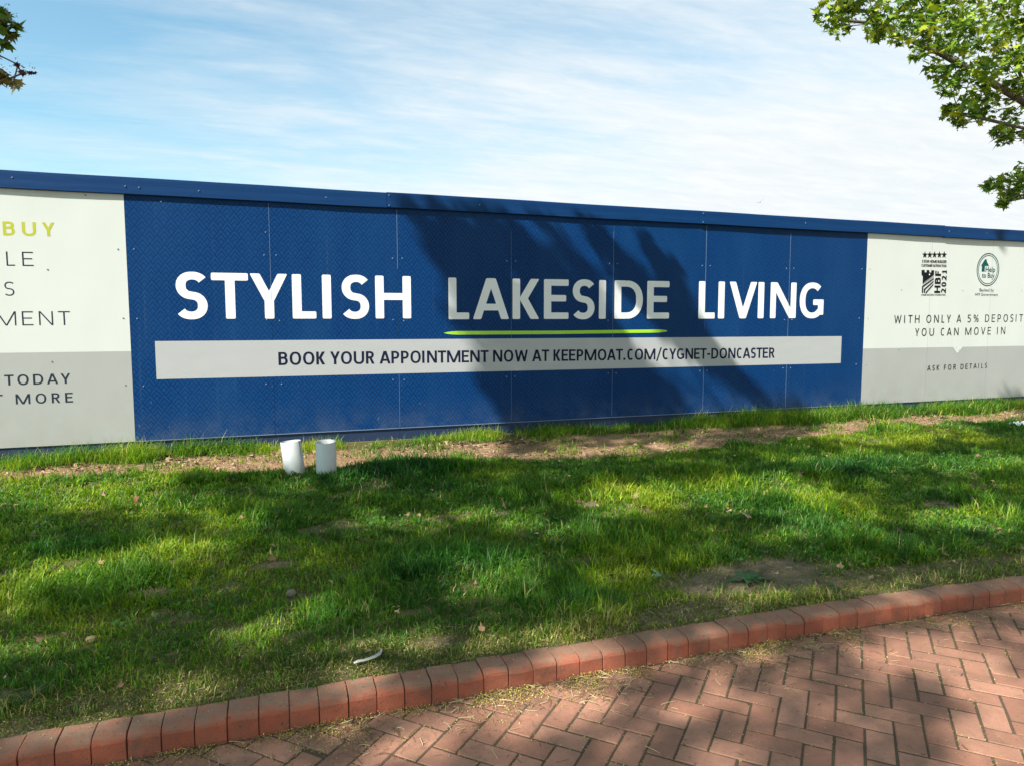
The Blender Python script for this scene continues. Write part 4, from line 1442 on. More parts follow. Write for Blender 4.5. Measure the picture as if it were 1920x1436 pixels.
[0.5,-2.8,5.55,0.13],[-7.09,-8.69,7.49,0.19],[-2.58,-3.94,5.06,0.09],[-0.01,-5.15,5.41,0.16],[2.11,-1.81,4.79,0.24],[-2.09,-3.68,7.09,0.22],[-5.79,-8.97,7.4,0.11],
[3.5,-5.07,5.89,0.09],[-7.22,-8.58,7.29,0.22],[2.48,-1.66,4.61,0.15],[-0.08,-2.91,6.94,0.16],[-0.13,-5.09,6.35,0.09],[-5.31,-4.54,6.4,0.09],[-1.08,-7.74,4.48,0.14],
[1.03,-6.46,4.46,0.12],[1.48,-4.91,4.54,0.1],[-0.81,-5.29,5.67,0.09],[-5.4,-7.38,5.98,0.09],[0.0,-3.46,7.08,0.12],[2.0,-5.58,6.63,0.11],[-7.28,-7.88,7.13,0.12],
[-2.67,-5.08,4.85,0.09],[-3.8,-8.19,7.5,0.1],[-1.22,-2.37,6.45,0.15],[-0.76,-4.97,5.28,0.28],[1.59,-2.76,5.56,0.11],[2.51,-3.12,4.37,0.22],[-3.43,-9.46,6.67,0.09],
[-4.64,-5.61,5.62,0.1],[-1.08,-3.18,7.46,0.14],[-2.04,-5.75,4.61,0.17],[0.88,-3.31,6.4,0.09],[-5.79,-7.91,7.18,0.11],[-4.36,-6.31,7.15,0.17],[-4.33,-7.23,5.9,0.1],
[-0.37,-3.94,7.59,0.1],[-0.25,-3.16,6.32,0.1],[-5.06,-8.91,6.88,0.24],[-0.58,-6.16,6.66,0.2],[-4.2,-6.54,5.68,0.09],[-5.51,-6.98,6.7,0.1],[-2.36,-3.54,6.01,0.16],
[-2.92,-5.29,5.46,0.09],[-1.69,-5.98,5.04,0.23],[0.28,-5.69,7.05,0.18],[-1.09,-5.55,7.23,0.11],[-4.85,-7.18,5.18,0.11],[-2.77,-9.13,6.67,0.09],[-0.08,-3.13,7.45,0.12],
[0.99,-4.49,4.38,0.12],[-3.14,-7.02,4.65,0.09],[2.51,-5.55,6.8,0.1],[-6.81,-7.27,7.25,0.1],[-0.96,-2.34,6.39,0.09],[-0.1,-2.92,7.06,0.13],[-2.46,-8.19,6.36,0.09],
[-2.97,-4.52,5.08,0.33],[-4.35,-6.57,5.73,0.09],[-6.76,-8.73,7.16,0.26],[-2.31,-4.32,6.62,0.1],[3.05,-5.43,6.58,0.1],[-2.86,-6.71,4.72,0.1],[-0.3,-3.63,7.3,0.15],
[-2.9,-7.55,6.93,0.17],[-1.21,-7.7,4.61,0.16],[1.27,-6.03,4.93,0.1],[-3.63,-7.67,7.59,0.17],[1.95,-1.57,4.84,0.14],[-1.77,-5.51,4.81,0.09],[-4.9,-8.02,7.17,0.17],
[-5.7,-5.04,5.85,0.09],[-1.05,-7.13,4.88,0.11],[-0.7,-3.52,6.79,0.1],[-2.42,-7.43,4.73,0.09],[-3.06,-7.91,6.97,0.09],[-1.14,-6.68,4.88,0.3],[-2.29,-6.79,6.56,0.09],
[-4.88,-8.51,7.46,0.17],[-3.19,-6.69,6.59,0.17],[2.82,-1.53,4.57,0.13],[-7.74,-7.35,7.41,0.15],[-4.66,-4.78,6.63,0.1],[-5.78,-6.58,5.96,0.17],[-3.41,-3.96,5.28,0.11],
[-3.8,-4.18,5.57,0.11],[-4.29,-4.44,6.13,0.11],]
RIGHT = [
[5.0,-3.04,3.25,0.11],[4.75,-3.44,3.09,0.11],[5.23,-2.87,3.25,0.09],[4.87,-3.46,3.08,0.1],[5.12,-3.3,3.09,0.09],[5.19,-3.34,3.15,0.13],[5.31,-3.16,3.1,0.07],
[5.44,-3.19,3.07,0.06],[5.92,-2.83,3.42,0.14],[5.89,-3.0,3.41,0.16],[5.43,-3.39,3.05,0.12],[5.7,-3.3,3.19,0.15],[6.06,-3.12,3.4,0.16],[5.82,-3.03,3.08,0.07],
[5.59,-3.4,2.96,0.11],[6.3,-2.96,3.28,0.17],[6.43,-3.0,3.4,0.17],[6.82,-2.83,3.63,0.17],[6.24,-2.83,3.08,0.08],[6.19,-3.03,3.03,0.14],[5.94,-3.41,2.96,0.15],
[6.52,-3.11,3.25,0.16],[7.01,-2.87,3.57,0.17],[6.7,-3.13,3.23,0.14],[6.17,-3.02,2.89,0.09],[6.01,-3.3,2.79,0.12],[6.2,-3.29,2.89,0.14],[6.59,-3.16,3.05,0.12],
[6.3,-3.18,2.76,0.11],[6.7,-3.01,2.85,0.13],[6.79,-3.1,2.91,0.1],[6.36,-2.92,2.72,0.08],[5.89,-3.4,2.58,0.09],[6.12,-3.35,2.59,0.08],[6.24,-2.96,2.73,0.05],
[6.56,-2.81,2.69,0.05],[7.11,-2.83,2.81,0.07],[7.08,-2.88,2.65,0.1],[6.66,-3.1,2.51,0.06],[6.32,-3.32,2.49,0.05],[6.72,-3.02,2.18,0.07],[6.42,-3.36,2.12,0.09],
[6.82,-3.15,2.24,0.08],[6.61,-3.2,2.06,0.07],[6.26,-3.42,1.94,0.03],[6.47,-3.41,2.04,0.06],[6.8,-2.9,2.19,0.04],[7.19,-2.92,3.62,0.2],[7.1,-3.08,3.3,0.19],
[6.64,-3.37,2.91,0.16],[7.47,-2.86,2.9,0.18],[7.41,-2.87,2.68,0.14],[7.37,-2.92,2.27,0.13],[6.88,-3.29,2.33,0.14],[5.88,-3.5,3.42,0.18],[5.84,-3.25,3.52,0.19],
[5.71,-3.0,3.61,0.18],[5.2,-3.12,3.48,0.13],[6.53,-3.28,3.65,0.22],[4.76,-3.47,3.19,0.1],]
LEFT = [
[-0.0,-2.91,2.58,0.04],[0.05,-2.93,2.56,0.02],[0.01,-2.91,2.53,0.03],[0.01,-2.85,2.53,0.02],[-0.02,-2.86,2.48,0.02],[-0.03,-2.84,2.62,0.03],[0.01,-3.0,2.26,0.04],
[-0.03,-2.73,2.33,0.03],[0.11,-3.08,2.28,0.01],[0.14,-3.06,2.29,0.01],[-0.01,-2.71,2.43,0.01],[-0.03,-2.91,2.31,0.03],[-0.03,-3.0,2.52,0.06],[-0.04,-3.05,2.24,0.06],
[-0.13,-2.79,2.47,0.08],[-0.16,-2.75,2.67,0.11],]
LIMBS = [
[[6.87,-3.1,2.81],[6.22,-3.1,3.0],[5.96,-3.1,3.07],[5.68,-3.1,3.12],[5.33,-3.1,3.2],[5.01,-3.1,3.18]],[[7.14,-3.1,2.51],[6.89,-3.1,2.61],[6.48,-3.1,2.64],[6.19,-3.1,2.65]],
[[6.98,-3.1,2.54],[6.85,-3.1,2.94],[6.76,-3.1,3.09],[6.65,-3.1,3.31],[6.52,-3.1,3.53]],[[7.18,-3.1,2.05],[6.93,-3.1,2.07],[6.73,-3.1,2.03]],]


def build_trees():
    # ---- right-hand maple
    base = np.array([9.25, -3.55, float(ground_z(9.25, -3.55)) - .05])
    root = empty('maple_tree', base)
    tag(root, 'green maple whose lobed leaves hang into the upper right of the sky', 'tree')
    w = Wood()
    w.add(base - base, -1)
    t = w.line([(0, .02, .9), (-.04, .05, 1.7), (-.10, .1, 2.3), (-.15, .12, 3.0), (-.1, .1, 3.8), (0, .05, 4.7), (.05, 0, 5.6)], 0)
    n0 = len(w.p)
    parts = []
    cl = [np.array(c, float) for c in RIGHT]
    rest = []
    for _ in range(120):      # the rest of the crown, outside the picture
        q = in_ball(1)[0] * (3.3, 3.0, 2.4) + (9.35, -3.6, 5.6)
        rest.append((*q, RNG.uniform(.25, .42)))
    v = Vector((math.sin(YAW), math.cos(YAW), 0))

    def off_frame(c, r_):
        d = Vector(c) - CAM
        f = d.x * v.x + d.y * v.y
        s = d.x * v.y - d.y * v.x
        return f < .2 or (s - r_ * 1.5) / f > .78 or (d.z - r_ * 1.5 + .087 * f) / f > .60

    def clear(c):         # the boards inside the picture stand in full sun on this side
        t_ = -c[1] / SUN.y
        xw, zw = c[0] + t_ * SUN.x, c[2] + t_ * SUN.z
        tg = (c[2] + .25) / -SUN.z
        xg, yg = c[0] + tg * SUN.x, c[1] + tg * SUN.y
        return not (-.5 < zw < 2.9 and xw < 12.6) and not (yg < .3 and xg < 10.5)
    extra = [c for c in rest if off_frame(c[:3], c[3]) and clear(c)] + SHADE_R
    for c in extra:
        w.reach(np.array(c[:3]) - base, .06, 2)
    n0 = len(w.p)
    for k, (q, at) in enumerate((((-.7, .3, 2.95), t[2]), ((-.75, .25, 2.75), t[1]), ((-.8, .35, 2.95), t[2]), ((-.6, .3, 2.4), t[1]))):
        w.line([q] + [np.array(p) - base for p in LIMBS[k]], at)
    for c in cl:
        w.reach(c[:3] - base, .03, n0)
        n = int(20 + 2500 * c[3] ** 2)
        n = min(n, 140)
        pos = in_ball(n) * c[3] * (1.15, 1.15, .95) + c[:3] - base
        colr = GREENS[RNG.integers(0, 5, n)] * RNG.uniform(.75, 1.25, (n, 1))
        young = RNG.uniform(size=n) < .17
        colr[young] = np.array((.34, .38, .025)) * RNG.uniform(.8, 1.15, (young.sum(), 1))
        parts.append(leaf_cloud(pos, RNG.uniform(.038, .080, n), .5, colr, False, .5))
        m = int(n * .55)
        pos = in_ball(m) * c[3] * 1.1 + c[:3] - base
        parts.append(flower_cloud(pos, RNG.uniform(.006, .013, m), np.tile((.30, .33, .05), (m, 1)) * RNG.uniform(.6, 1.1, (m, 1))))
    for c in extra:
        c = np.array(c)
        n = int(14 + 230 * c[3] ** 2 * 4)
        pos = in_ball(n) * c[3] * (1.1, 1.1, .8) + c[:3] - base
        colr = GREENS[RNG.integers(0, 5, n)] * RNG.uniform(.8, 1.2, (n, 1))
        parts.append(leaf_cloud(pos, RNG.uniform(.09, .15, n), .5, colr, True, .3))
    w.build(.0030, .13, root)
    crown_mesh(parts, root)

    # ---- left-hand tree that shades lawn, path and hoarding
    base = np.array([-2.7, -5.6, PATH_Z - .1])
    root = empty('maple_tree', base)
    tag(root, 'copper and green leaved maple with twig tips poking in at the upper left edge', 'tree')
    w = Wood()
    w.add((0, 0, 0), -1)
    t = w.line([(.02, 0, .8), (.05, .02, 1.6), (.08, .03, 2.4), (.05, .05, 3.2), (.02, .05, 4.0), (0, .05, 4.8), (0, 0, 5.6), (0, 0, 6.4)], 0)
    n0 = 4
    w.line([(.5, .55, 2.75), (1.2, 1.3, 2.92), (1.9, 2.0, 2.96), (2.3, 2.45, 2.95)], t[2])
    parts = []
    for c in LEFT:
        c = np.array(c)
        w.reach(c[:3] - base, .02, n0)
        n = max(3, int(3 + 170 * c[3]))
        pos = in_ball(n) * c[3] + c[:3] - base
        low = c[2] < 2.42
        pal = COPPER if low else np.concatenate([GREENS[[0, 2, 1]] * .8, COPPER[1:3]])
        colr = pal[RNG.integers(0, 5, n)] * RNG.uniform(.8, 1.2, (n, 1))
        if c[3] < .015:
            colr[:] = (.085, .028, .035)
        sz = RNG.uniform(.045, .085, n) if c[3] > .015 else RNG.uniform(.03, .045, n)
        parts.append(leaf_cloud(pos, sz, .5, colr, False, .6))
        pos = in_ball(n * 2) * c[3] * 1.5 + c[:3] - base + (0, 0, .03)
        parts.append(flower_cloud(pos, RNG.uniform(.003, .006, n * 2), np.tile((.12, .14, .05), (n * 2, 1))))
    order = sorted(SHADE_L, key=lambda c: (c[0] - base[0]) ** 2 + (c[1] - base[1]) ** 2 + (c[2] - 4.5) ** 2)
    for c in order:
        c = np.array(c)
        w.reach(c[:3] - base, .05, n0)
        n = int(6 + 300 * c[3] ** 2 * 1.85)
        pos = in_ball(n) * c[3] + c[:3] - base
        colr = GREENS[RNG.integers(0, 5, n)] * RNG.uniform(.8, 1.2, (n, 1))
        parts.append(leaf_cloud(pos, RNG.uniform(.085, .15, n), .5, colr, True, .3))
    w.build(.0035, .20, root)
    crown_mesh(parts, root)


SHADE_R = [c for c in SHADE if c[0] > 3.2]
SHADE_L = [c for c in SHADE if c[0] <= 3.2]
build_trees()


# ------------------------------------------------------------------ grass
def in_view(x, y, mar=8):
    a = np.degrees(np.arctan2(x - CAM.x, y - CAM.y))
    return (a > 19.16 - 36.3 - mar) & (a < 19.16 + 36.3 + mar)


def blades(x, y, L, wid, colr, bend, seed, lean=None):
    rng = np.random.default_rng(seed)
    n = len(x)
    z = ground_z(x, y) - .006
    az = rng.uniform(0, math.tau, n) if lean is None else lean
    ca, sa = np.cos(az), np.sin(az)
    b = bend * rng.uniform(.3, 1.5, n)
    fa = az + rng.normal(1.57, .5, n)
    px, py = np.cos(fa), np.sin(fa)                   # width direction
    up1 = L * .52 * np.cos(b * .45); out1 = L * .52 * np.sin(b * .45)
    up2 = up1 + L * .48 * np.cos(b * 1.35); out2 = out1 + L * .48 * np.sin(b * 1.35)
    V = np.empty((n, 5, 3))
    h = wid / 2
    V[:, 0] = np.stack([x - px * h, y - py * h, z], 1)
    V[:, 1] = np.stack([x + px * h, y + py * h, z], 1)
    V[:, 2] = np.stack([x + ca * out1 - px * h * .85, y + sa * out1 - py * h * .85, z + up1], 1)
    V[:, 3] = np.stack([x + ca * out1 + px * h * .85, y + sa * out1 + py * h * .85, z + up1], 1)
    V[:, 4] = np.stack([x + ca * out2, y + sa * out2, z + up2], 1)
    V[:, :, 1] = np.minimum(V[:, :, 1], .009)          # nothing grows through the boards
    V[:, 2:, 1] = np.minimum(V[:, 2:, 1], -.006)
    i = np.arange(n)[:, None] * 5
    T = np.concatenate([i + np.array([[2, 3, 4]])], 0)
    Qd = i + np.array([[0, 1, 3, 2]])
    return V.reshape(-1, 3), T, Qd, np.repeat(colr, 5, 0)


def scatter(n, x0, x1, y0, y1, rng):
    return rng.uniform(x0, x1, n), rng.uniform(y0, y1, n)


def grass_colours(x, y, rng, dryness):
    n = len(x)
    tone = fbm(x * 1.3, y * 1.3, 91)
    fine = fbm(x * 7, y * 7, 95, 2)
    G = np.array([(.070, .175, .011), (.130, .240, .011), (.235, .295, .016), (.036, .118, .012)])
    pick = np.clip((tone - .25) * 2.2 + rng.normal(0, .25, n), 0, .999)
    c = np.where((pick < .30)[:, None], G[3], np.where((pick < .6)[:, None], G[0], np.where((pick < .85)[:, None], G[1], G[2])))
    c = c * (rng.uniform(.75, 1.25, n) * (.85 + .3 * fine))[:, None]
    straw = rng.uniform(size=n) < dryness
    c[straw] = np.array((.44, .36, .15)) * rng.uniform(.55, 1.1, (straw.sum(), 1))
    return c


LUSH = [(2.15, -3.28, .50, .16), (.30, -3.05, .38, .25), (.15, -2.45, .4, .12), (5.9, -2.2, .8, .2), (2.3, -1.35, .7, .18), (.9, -1.15, .5, .08), (2.75, -3.95, .2, .08)]


def build_grass():
    rng = np.random.default_rng(3)
    Vs, Ts, Qs, Cs, off = [], [], [], [], 0

    def push(x, y, L, wid, colr, bend, seed, az=None):
        nonlocal off
        v, t, q, c = blades(x, y, L, wid, colr, bend, seed, az)
        Vs.append(v); Ts.append(t + off); Qs.append(q + off); Cs.append(c); off += len(v)
    # lawn
    N = 860000
    NT_ = 42000                                       # tufts: blades that share a root and a lean
    tx, ty = scatter(NT_, -1.9, 11.6, -4.33, -.45, rng)
    tid = rng.integers(0, NT_, N)
    lone = rng.uniform(size=N) < .30
    x = np.where(lone, rng.uniform(-1.9, 11.6, N), tx[tid] + rng.normal(0, .020, N))
    y = np.where(lone, rng.uniform(-4.33, -.45, N), ty[tid] + rng.normal(0, .020, N))
    taz, tsz = rng.uniform(0, math.tau, NT_), rng.uniform(.55, 1.5, NT_)
    ttone = rng.normal(0, 1, NT_)
    baz = np.where(lone, rng.uniform(0, math.tau, N), taz[tid] + rng.normal(0, .9, N))
    bsz = np.where(lone, .8, tsz[tid])
    btn = np.where(lone, 0, ttone[tid])
    y = y + (kerb_y(x) + 4.452) * np.clip(-y / 4.3, 0, 1)
    dist = np.hypot(x - CAM.x, y - CAM.y)
    dens = np.clip(1.25 - .115 * (dist - 2.6), .42, 1)
    thick = .55 + .75 * fbm(x * 2.3, y * 2.3, 12)
    D = dirt_mask(x, y); B = bare_mask(x, y)
    k = in_view(x, y, 7) & (rng.uniform(size=N) < dens * np.clip(thick, 0, 1) * np.clip(1 - 1.02 * D, .012 + .10 * (fbm(x * 3.3, y * 5, 88, 2) > .58), 1) * np.clip(1 - 1.0 * B, .06, 1))
    x, y, D, B, dist, baz, bsz, btn = x[k], y[k], D[k], B[k], dist[k], baz[k], bsz[k], btn[k]
    n = len(x)
    tuft = np.clip((fbm(x * 1.9, y * 1.9, 61, 3) - .45) * 3.2, 0, 1)
    lush = np.zeros(n)
    for cx, cy, a, b in LUSH:
        lush = np.maximum(lush, np.clip(1.5 - ((x - cx) / a) ** 2 - ((y - cy) / b) ** 2, 0, 1))
    L = (.038 + .064 * tuft + .045 * lush) * bsz * rng.uniform(.55, 1.4, n) * np.clip(1 - .55 * B, .4, 1)
    L *= np.where(y < -4.15, .85, 1.0)
    wid = rng.uniform(.0028, .0056, n) * np.clip(dist / 3.6, .85, 1.7)
    dry = np.clip(.03 + .25 * B + .35 * np.clip((-4.0 - y) / .2, 0, 1), 0, .7)
    gc = grass_colours(x, y, rng, dry) * (1 + .22 * btn)[:, None].clip(.5, 1.5)
    gc = gc * (1 - lush[:, None] * np.array([.55, .30, .05]))
    push(x, y, L, wid, gc, 1.05, 5, baz)
    n_lawn = n
    # a few long pale stalks over the lawn
    N = 2600
    x, y = scatter(N, -1.5, 11, -4.1, -1.0, rng)
    k = in_view(x, y) & (dirt_mask(x, y) < .5) & (bare_mask(x, y) < .4)
    x, y = x[k], y[k]
    push(x, y, rng.uniform(.08, .14, len(x)), rng.uniform(.003, .005, len(x)), np.array((.14, .22, .06)) * rng.uniform(.7, 1.2, (len(x), 1)), 1.0, 6)
    # thin, dry thatch along the kerb and over the worn spots
    N = 130000
    x, y = scatter(N, -.9, 6.6, -4.33, -3.4, rng)
    y = y + (kerb_y(x) + 4.452) * np.clip(-y / 4.3, 0, 1)
    B = bare_mask(x, y)
    core = np.clip(1.5 - ((x - 3.75) / .55) ** 2 - ((y + 3.95) / .22) ** 2, 0, 1)
    k = in_view(x, y) & (rng.uniform(size=N) < np.clip(np.maximum(.9 * np.clip((-3.95 - y) / .2, 0, 1), B * .8), 0, 1) * (1 - .85 * core))
    x, y = x[k], y[k]
    n2 = len(x)
    tc = np.array([(.15, .20, .035), (.28, .25, .08), (.09, .17, .02), (.14, .22, .022), (.18, .14, .05)])[rng.integers(0, 5, n2)] * rng.uniform(.6, 1.1, (n2, 1))
    push(x, y, rng.uniform(.014, .040, n2), rng.uniform(.0022, .0042, n2), tc, 1.5, 9)
    # fringe at the foot of the boards
    N = 120000
    x, y = scatter(N, -2.2, 13.2, -.62, -.012, rng)
    D = dirt_mask(x, y)
    cl = fbm(x * 1.5, y * 2.0, 77, 3)
    gap = np.exp(-((x - .30) / .14) ** 2) * .9 + np.exp(-((x - 1.95) / .12) ** 2) * .6 + np.exp(-((x - 3.62) / .14) ** 2) * .7
    k = in_view(x, y) & (rng.uniform(size=N) < np.clip(1 - D * 1.02, .02, 1) * np.clip((cl - .27) * 3.4 - gap, .03, 1))
    x, y, cl = x[k], y[k], cl[k]
    L = rng.uniform(.06, .215, len(x)) * np.clip(.55 + (cl - .35) * 1.6, .5, 1.25) * np.where(x < .12, 1.25, 1.0)
    c = grass_colours(x, y, rng, .09)
    push(x, y, L, rng.uniform(.0035, .0060, len(x)) * np.clip(.8 + (x - 3) * .04, .8, 1.15), c * (1.15, 1.15, .9), 1.15, 8)
    print('blades', n_lawn, len(x))
    o = big_mesh('grass', np.concatenate(Vs), np.concatenate(Ts), M['grass'], np.concatenate(Cs), False, None, np.concatenate(Qs))
    tag(o, 'short green lawn grass with taller tufts along the foot of the hoarding', 'grass', kind='stuff')


build_grass()


# ------------------------------------------------------------------ litter: fallen maple blossom, stalks, dead leaves
def flakes(x, y, z, size, colr, rng, flat=.5):
    n = len(x)
    az = rng.uniform(0, math.tau, n)
    tl = rng.normal(0, flat, n)
    a = np.stack([np.cos(az) * np.cos(tl), np.sin(az) * np.cos(tl), np.abs(np.sin(tl))], 1) * size[:, None]
    b = np.stack([-np.sin(az), np.cos(az), rng.normal(0, .3, n)], 1) * (size * rng.uniform(.35, .8, n))[:, None]
    p = np.stack([x, y, z], 1)
    P = np.stack([p, p + a * .5 + b * .5, p + a, p + a * .5 - b * .5], 1)
    i = np.arange(n)[:, None] * 4
    return P.reshape(-1, 3), np.concatenate([i + [[0, 1, 2]], i + [[0, 2, 3]]], 0), np.repeat(colr, 4, 0)


def stalks(x, y, z, L, wid, colr, rng):
    n = len(x)
    az = rng.uniform(0, math.tau, n); cv = rng.normal(0, .7, n)
    m = 4
    P = np.empty((n, m + 1, 2, 3))
    cx, cy, cz = x.copy(), y.copy(), z.copy()
    lift = rng.uniform(0, .35, n)
    for k in range(m + 1):
        a = az + cv * k / m
        t = k / m
        P[:, k, 0] = np.stack([cx - np.sin(a) * wid / 2, cy + np.cos(a) * wid / 2, cz + lift * L * t * (1 - t)], 1)
        P[:, k, 1] = np.stack([cx + np.sin(a) * wid / 2, cy - np.cos(a) * wid / 2, cz + .6 * wid + lift * L * t * (1 - t)], 1)
        cx = cx + np.cos(a) * L / m; cy = cy + np.sin(a) * L / m
    i = np.arange(n)[:, None] * (2 * (m + 1))
    T = []
    for k in range(m):
        b = 2 * k
        T += [i + [[b, b + 2, b + 3]], i + [[b, b + 3, b + 1]]]
    return P.reshape(-1, 3), np.concatenate(T, 0), np.repeat(colr, 2 * (m + 1), 0)


def join(name, parts, mat, label, cat):
    V, T, Cc, off = [], [], [], 0
    for v, t, c in parts:
        V.append(v); T.append(t + off); Cc.append(c); off += len(v)
    o = big_mesh(name, np.concatenate(V), np.concatenate(T), mat, np.concatenate(Cc))
    return tag(o, label, cat, kind='stuff')


def DRIFT(x):
    s = np.full_like(x, .14)
    for c, a, h in ((.75, .35, .45), (1.45, .3, .75), (2.05, .25, .8), (2.5, .22, .9), (3.25, .30, 1.0), (3.75, .2, .8), (4.5, .25, .6), (5.3, .3, .5)):
        s = np.maximum(s, h * np.exp(-((x - c) / a) ** 2))
    return s


def build_litter():
    rng = np.random.default_rng(17)
    parts, tw = [], []
    Y1 = np.array([(.46, .38, .07), (.38, .32, .08), (.28, .25, .06), (.52, .45, .16), (.17, .12, .05), (.09, .06, .035)])

    def ycol(n, dark=.25):
        p = np.array([.20, .18, .17, .07, .20, .18])
        return Y1[rng.choice(6, n, p=p)] * rng.uniform(.7, 1.15, (n, 1))
    # drift against the kerb foot: thick in places, thin in others
    N = 75000
    x = rng.uniform(-.3, 6.2, N)
    d = np.abs(rng.exponential(.085, N))
    drift = DRIFT(x)
    patch = np.clip((fbm(x * 7, d * 9, 15, 3) - .36) * 4.0, .04, 1)
    k = (rng.uniform(size=N) < drift * patch * np.clip(1.25 - d / (.10 + .22 * drift), 0, 1)) & (d < .34)
    x, d, dr = x[k], d[k], drift[k]
    y = kerb_y(x) - .004 - d
    z = PATH_Z + .0015 + .022 * dr * np.exp(-d / .05) * rng.uniform(0, 1, len(x))
    parts.append(flakes(x, y, z, rng.uniform(.0035, .0085, len(x)), ycol(len(x)), rng))
    # in the joints between pavers
    E = [(np.array(e[i]), np.array(e[(i + 1) % len(e)])) for e in PAVER_EDGES for i in range(len(e))]
    idx = rng.integers(0, len(E), 12000)
    t = rng.uniform(0, 1, 12000)
    A = np.array([E[i][0] for i in idx]); Bq = np.array([E[i][1] for i in idx])
    p = A + (Bq - A) * t[:, None]
    nr = np.stack([(Bq - A)[:, 1], -(Bq - A)[:, 0]], 1); nr /= np.linalg.norm(nr, axis=1)[:, None] + 1e-9
    p = p + nr * .003
    k = vnoise(p[:, 0] * 3, p[:, 1] * 3, 8) > .3
    p = p[k]
    parts.append(flakes(p[:, 0], p[:, 1], np.full(len(p), PATH_Z - .0015), rng.uniform(.0035, .0075, len(p)), ycol(len(p)), rng))
    # loose over path, kerb top and the worn lawn edge
    n = 2600
    x = rng.uniform(0, 6, n); y = rng.uniform(-6, -4.45, n)
    parts.append(flakes(x, np.minimum(y, kerb_y(x) - .01), np.full(n, PATH_Z + .0025), rng.uniform(.003, .0065, n), ycol(n), rng))
    n = 900
    x = rng.uniform(0, 6, n); y = kerb_y(x) + rng.uniform(.03, .12, n)
    parts.append(flakes(x, y, np.full(n, KERB_Z + .0045), rng.uniform(.003, .006, n), ycol(n), rng))
    n = 15000
    x = rng.uniform(-.5, 6.4, n); y = kerb_y(x) + .125 + np.abs(rng.normal(0, .22, n))
    y = np.minimum(y, -.7)
    parts.append(flakes(x, y, ground_z(x, y) + rng.uniform(.002, .016, n), rng.uniform(.0035, .0075, n), ycol(n), rng))
    join('fallen_blossom', parts, M['litter'], 'yellow fallen maple blossom drifted along the kerb and in the paving joints', 'blossom')
    # dry stalks and twigs
    def scol(n):
        S = np.array([(.36, .27, .14), (.26, .18, .09), (.14, .085, .05), (.09, .055, .035), (.45, .37, .20)])
        return S[rng.integers(0, 5, n)] * rng.uniform(.7, 1.1, (n, 1))
    N = 5200
    x = rng.uniform(-.2, 6.2, N); d = np.abs(rng.exponential(.11, N))
    drift = DRIFT(x)
    k = (rng.uniform(size=N) < drift) & (d < .6)
    x, d = x[k], d[k]
    y = kerb_y(x) - .008 - d
    tw.append(stalks(x, y, np.full(len(x), PATH_Z + .003) + rng.uniform(0, .014, len(x)) * np.exp(-d / .06), rng.uniform(.015, .07, len(x)), rng.uniform(.0010, .0024, len(x)), scol(len(x)), rng))
    n = 330
    x = rng.uniform(.3, 6, n); y = rng.uniform(-5.8, -4.6, n)
    tw.append(stalks(x, y, np.full(n, PATH_Z + .003), rng.uniform(.010, .034, n), rng.uniform(.0010, .0022, n), scol(n) * .6, rng))
    n = 3600
    x = rng.uniform(-.5, 6.4, n); y = kerb_y(x) + .125 + np.abs(rng.normal(0, .26, n)); y = np.minimum(y, -.7)
    tw.append(stalks(x, y, ground_z(x, y) + rng.uniform(.0, .014, n), rng.uniform(.015, .045, n), rng.uniform(.0009, .0019, n), scol(n) * .85, rng))
    n = 2600
    x = rng.uniform(-1.3, 11, n); y = np.interp(x, DL[:, 0], DL[:, 1]) + rng.uniform(-.05, .75, n); y = np.minimum(y, -.03)
    tw.append(stalks(x, y, ground_z(x, y) + rng.uniform(-.006, .006, n), rng.uniform(.02, .09, n), rng.uniform(.0016, .004, n), scol(n), rng))
    join('dry_stalks', tw, M['litter'], 'dry grass stalks and twigs lying along kerb and soil strip', 'stalks')
    # crumpled brown leaves at the back of the soil strip
    n = 900
    x = rng.uniform(-1.2, 9.5, n); y = np.interp(x, DU[:, 0], DU[:, 1]) + rng.normal(.02, .11, n); y = np.minimum(y, -.05)
    k = fbm(x * 1.7, y * 0 + 1, 14, 3) > .45
    x, y = x[k], y[k]
    n = len(x)
    bc = np.array([(.11, .062, .035), (.17, .105, .06), (.075, .045, .03), (.27, .185, .11)])
    parts = [leaf_cloud(np.stack([x, y, ground_z(x, y) + rng.uniform(.0, .014, n)], 1), rng.uniform(.025, .060, n), .45, bc[rng.integers(0, 4, n)], True, 0, rng)]
    # scraps of dead leaf through the lawn
    m = 420
    x = rng.uniform(-1.2, 10.5, m); y = rng.uniform(-4.2, -.9, m)
    parts.append(leaf_cloud(np.stack([x, y, ground_z(x, y) + rng.uniform(.012, .045, m)], 1), rng.uniform(.018, .045, m), .6, bc[rng.integers(0, 4, m)] * 1.3, True, 0, rng))
    # soil crumbs
    m = 5200
    x = rng.uniform(-1.4, 11, m); y = np.interp(x, DL[:, 0], DL[:, 1]) + rng.uniform(.0, .7, m); y = np.minimum(y, -.04)
    sc = np.array([(.30, .20, .12), (.17, .10, .06), (.40, .29, .18)])
    parts.append(flakes(x, y, ground_z(x, y) - .012 + rng.uniform(.0, .008, m), rng.uniform(.006, .020, m), sc[rng.integers(0, 3, m)], rng, .8))
    # clods
    m = 1500
    x = rng.uniform(-1.4, 11, m); y = np.interp(x, DL[:, 0], DL[:, 1]) + rng.uniform(.02, .62, m); y = np.minimum(y, -.05)
    k = dirt_mask(x, y) > .5
    nb = 500
    xb = rng.uniform(2.9, 5.4, nb); yb = rng.uniform(-4.3, -3.7, nb)
    kb = bare_mask(xb, yb) > .6
    x = np.concatenate([x[k], xb[kb]]); y = np.concatenate([y[k], yb[kb]])
    m = len(x)
    sz = rng.gamma(2.0, .0038, m) + .003
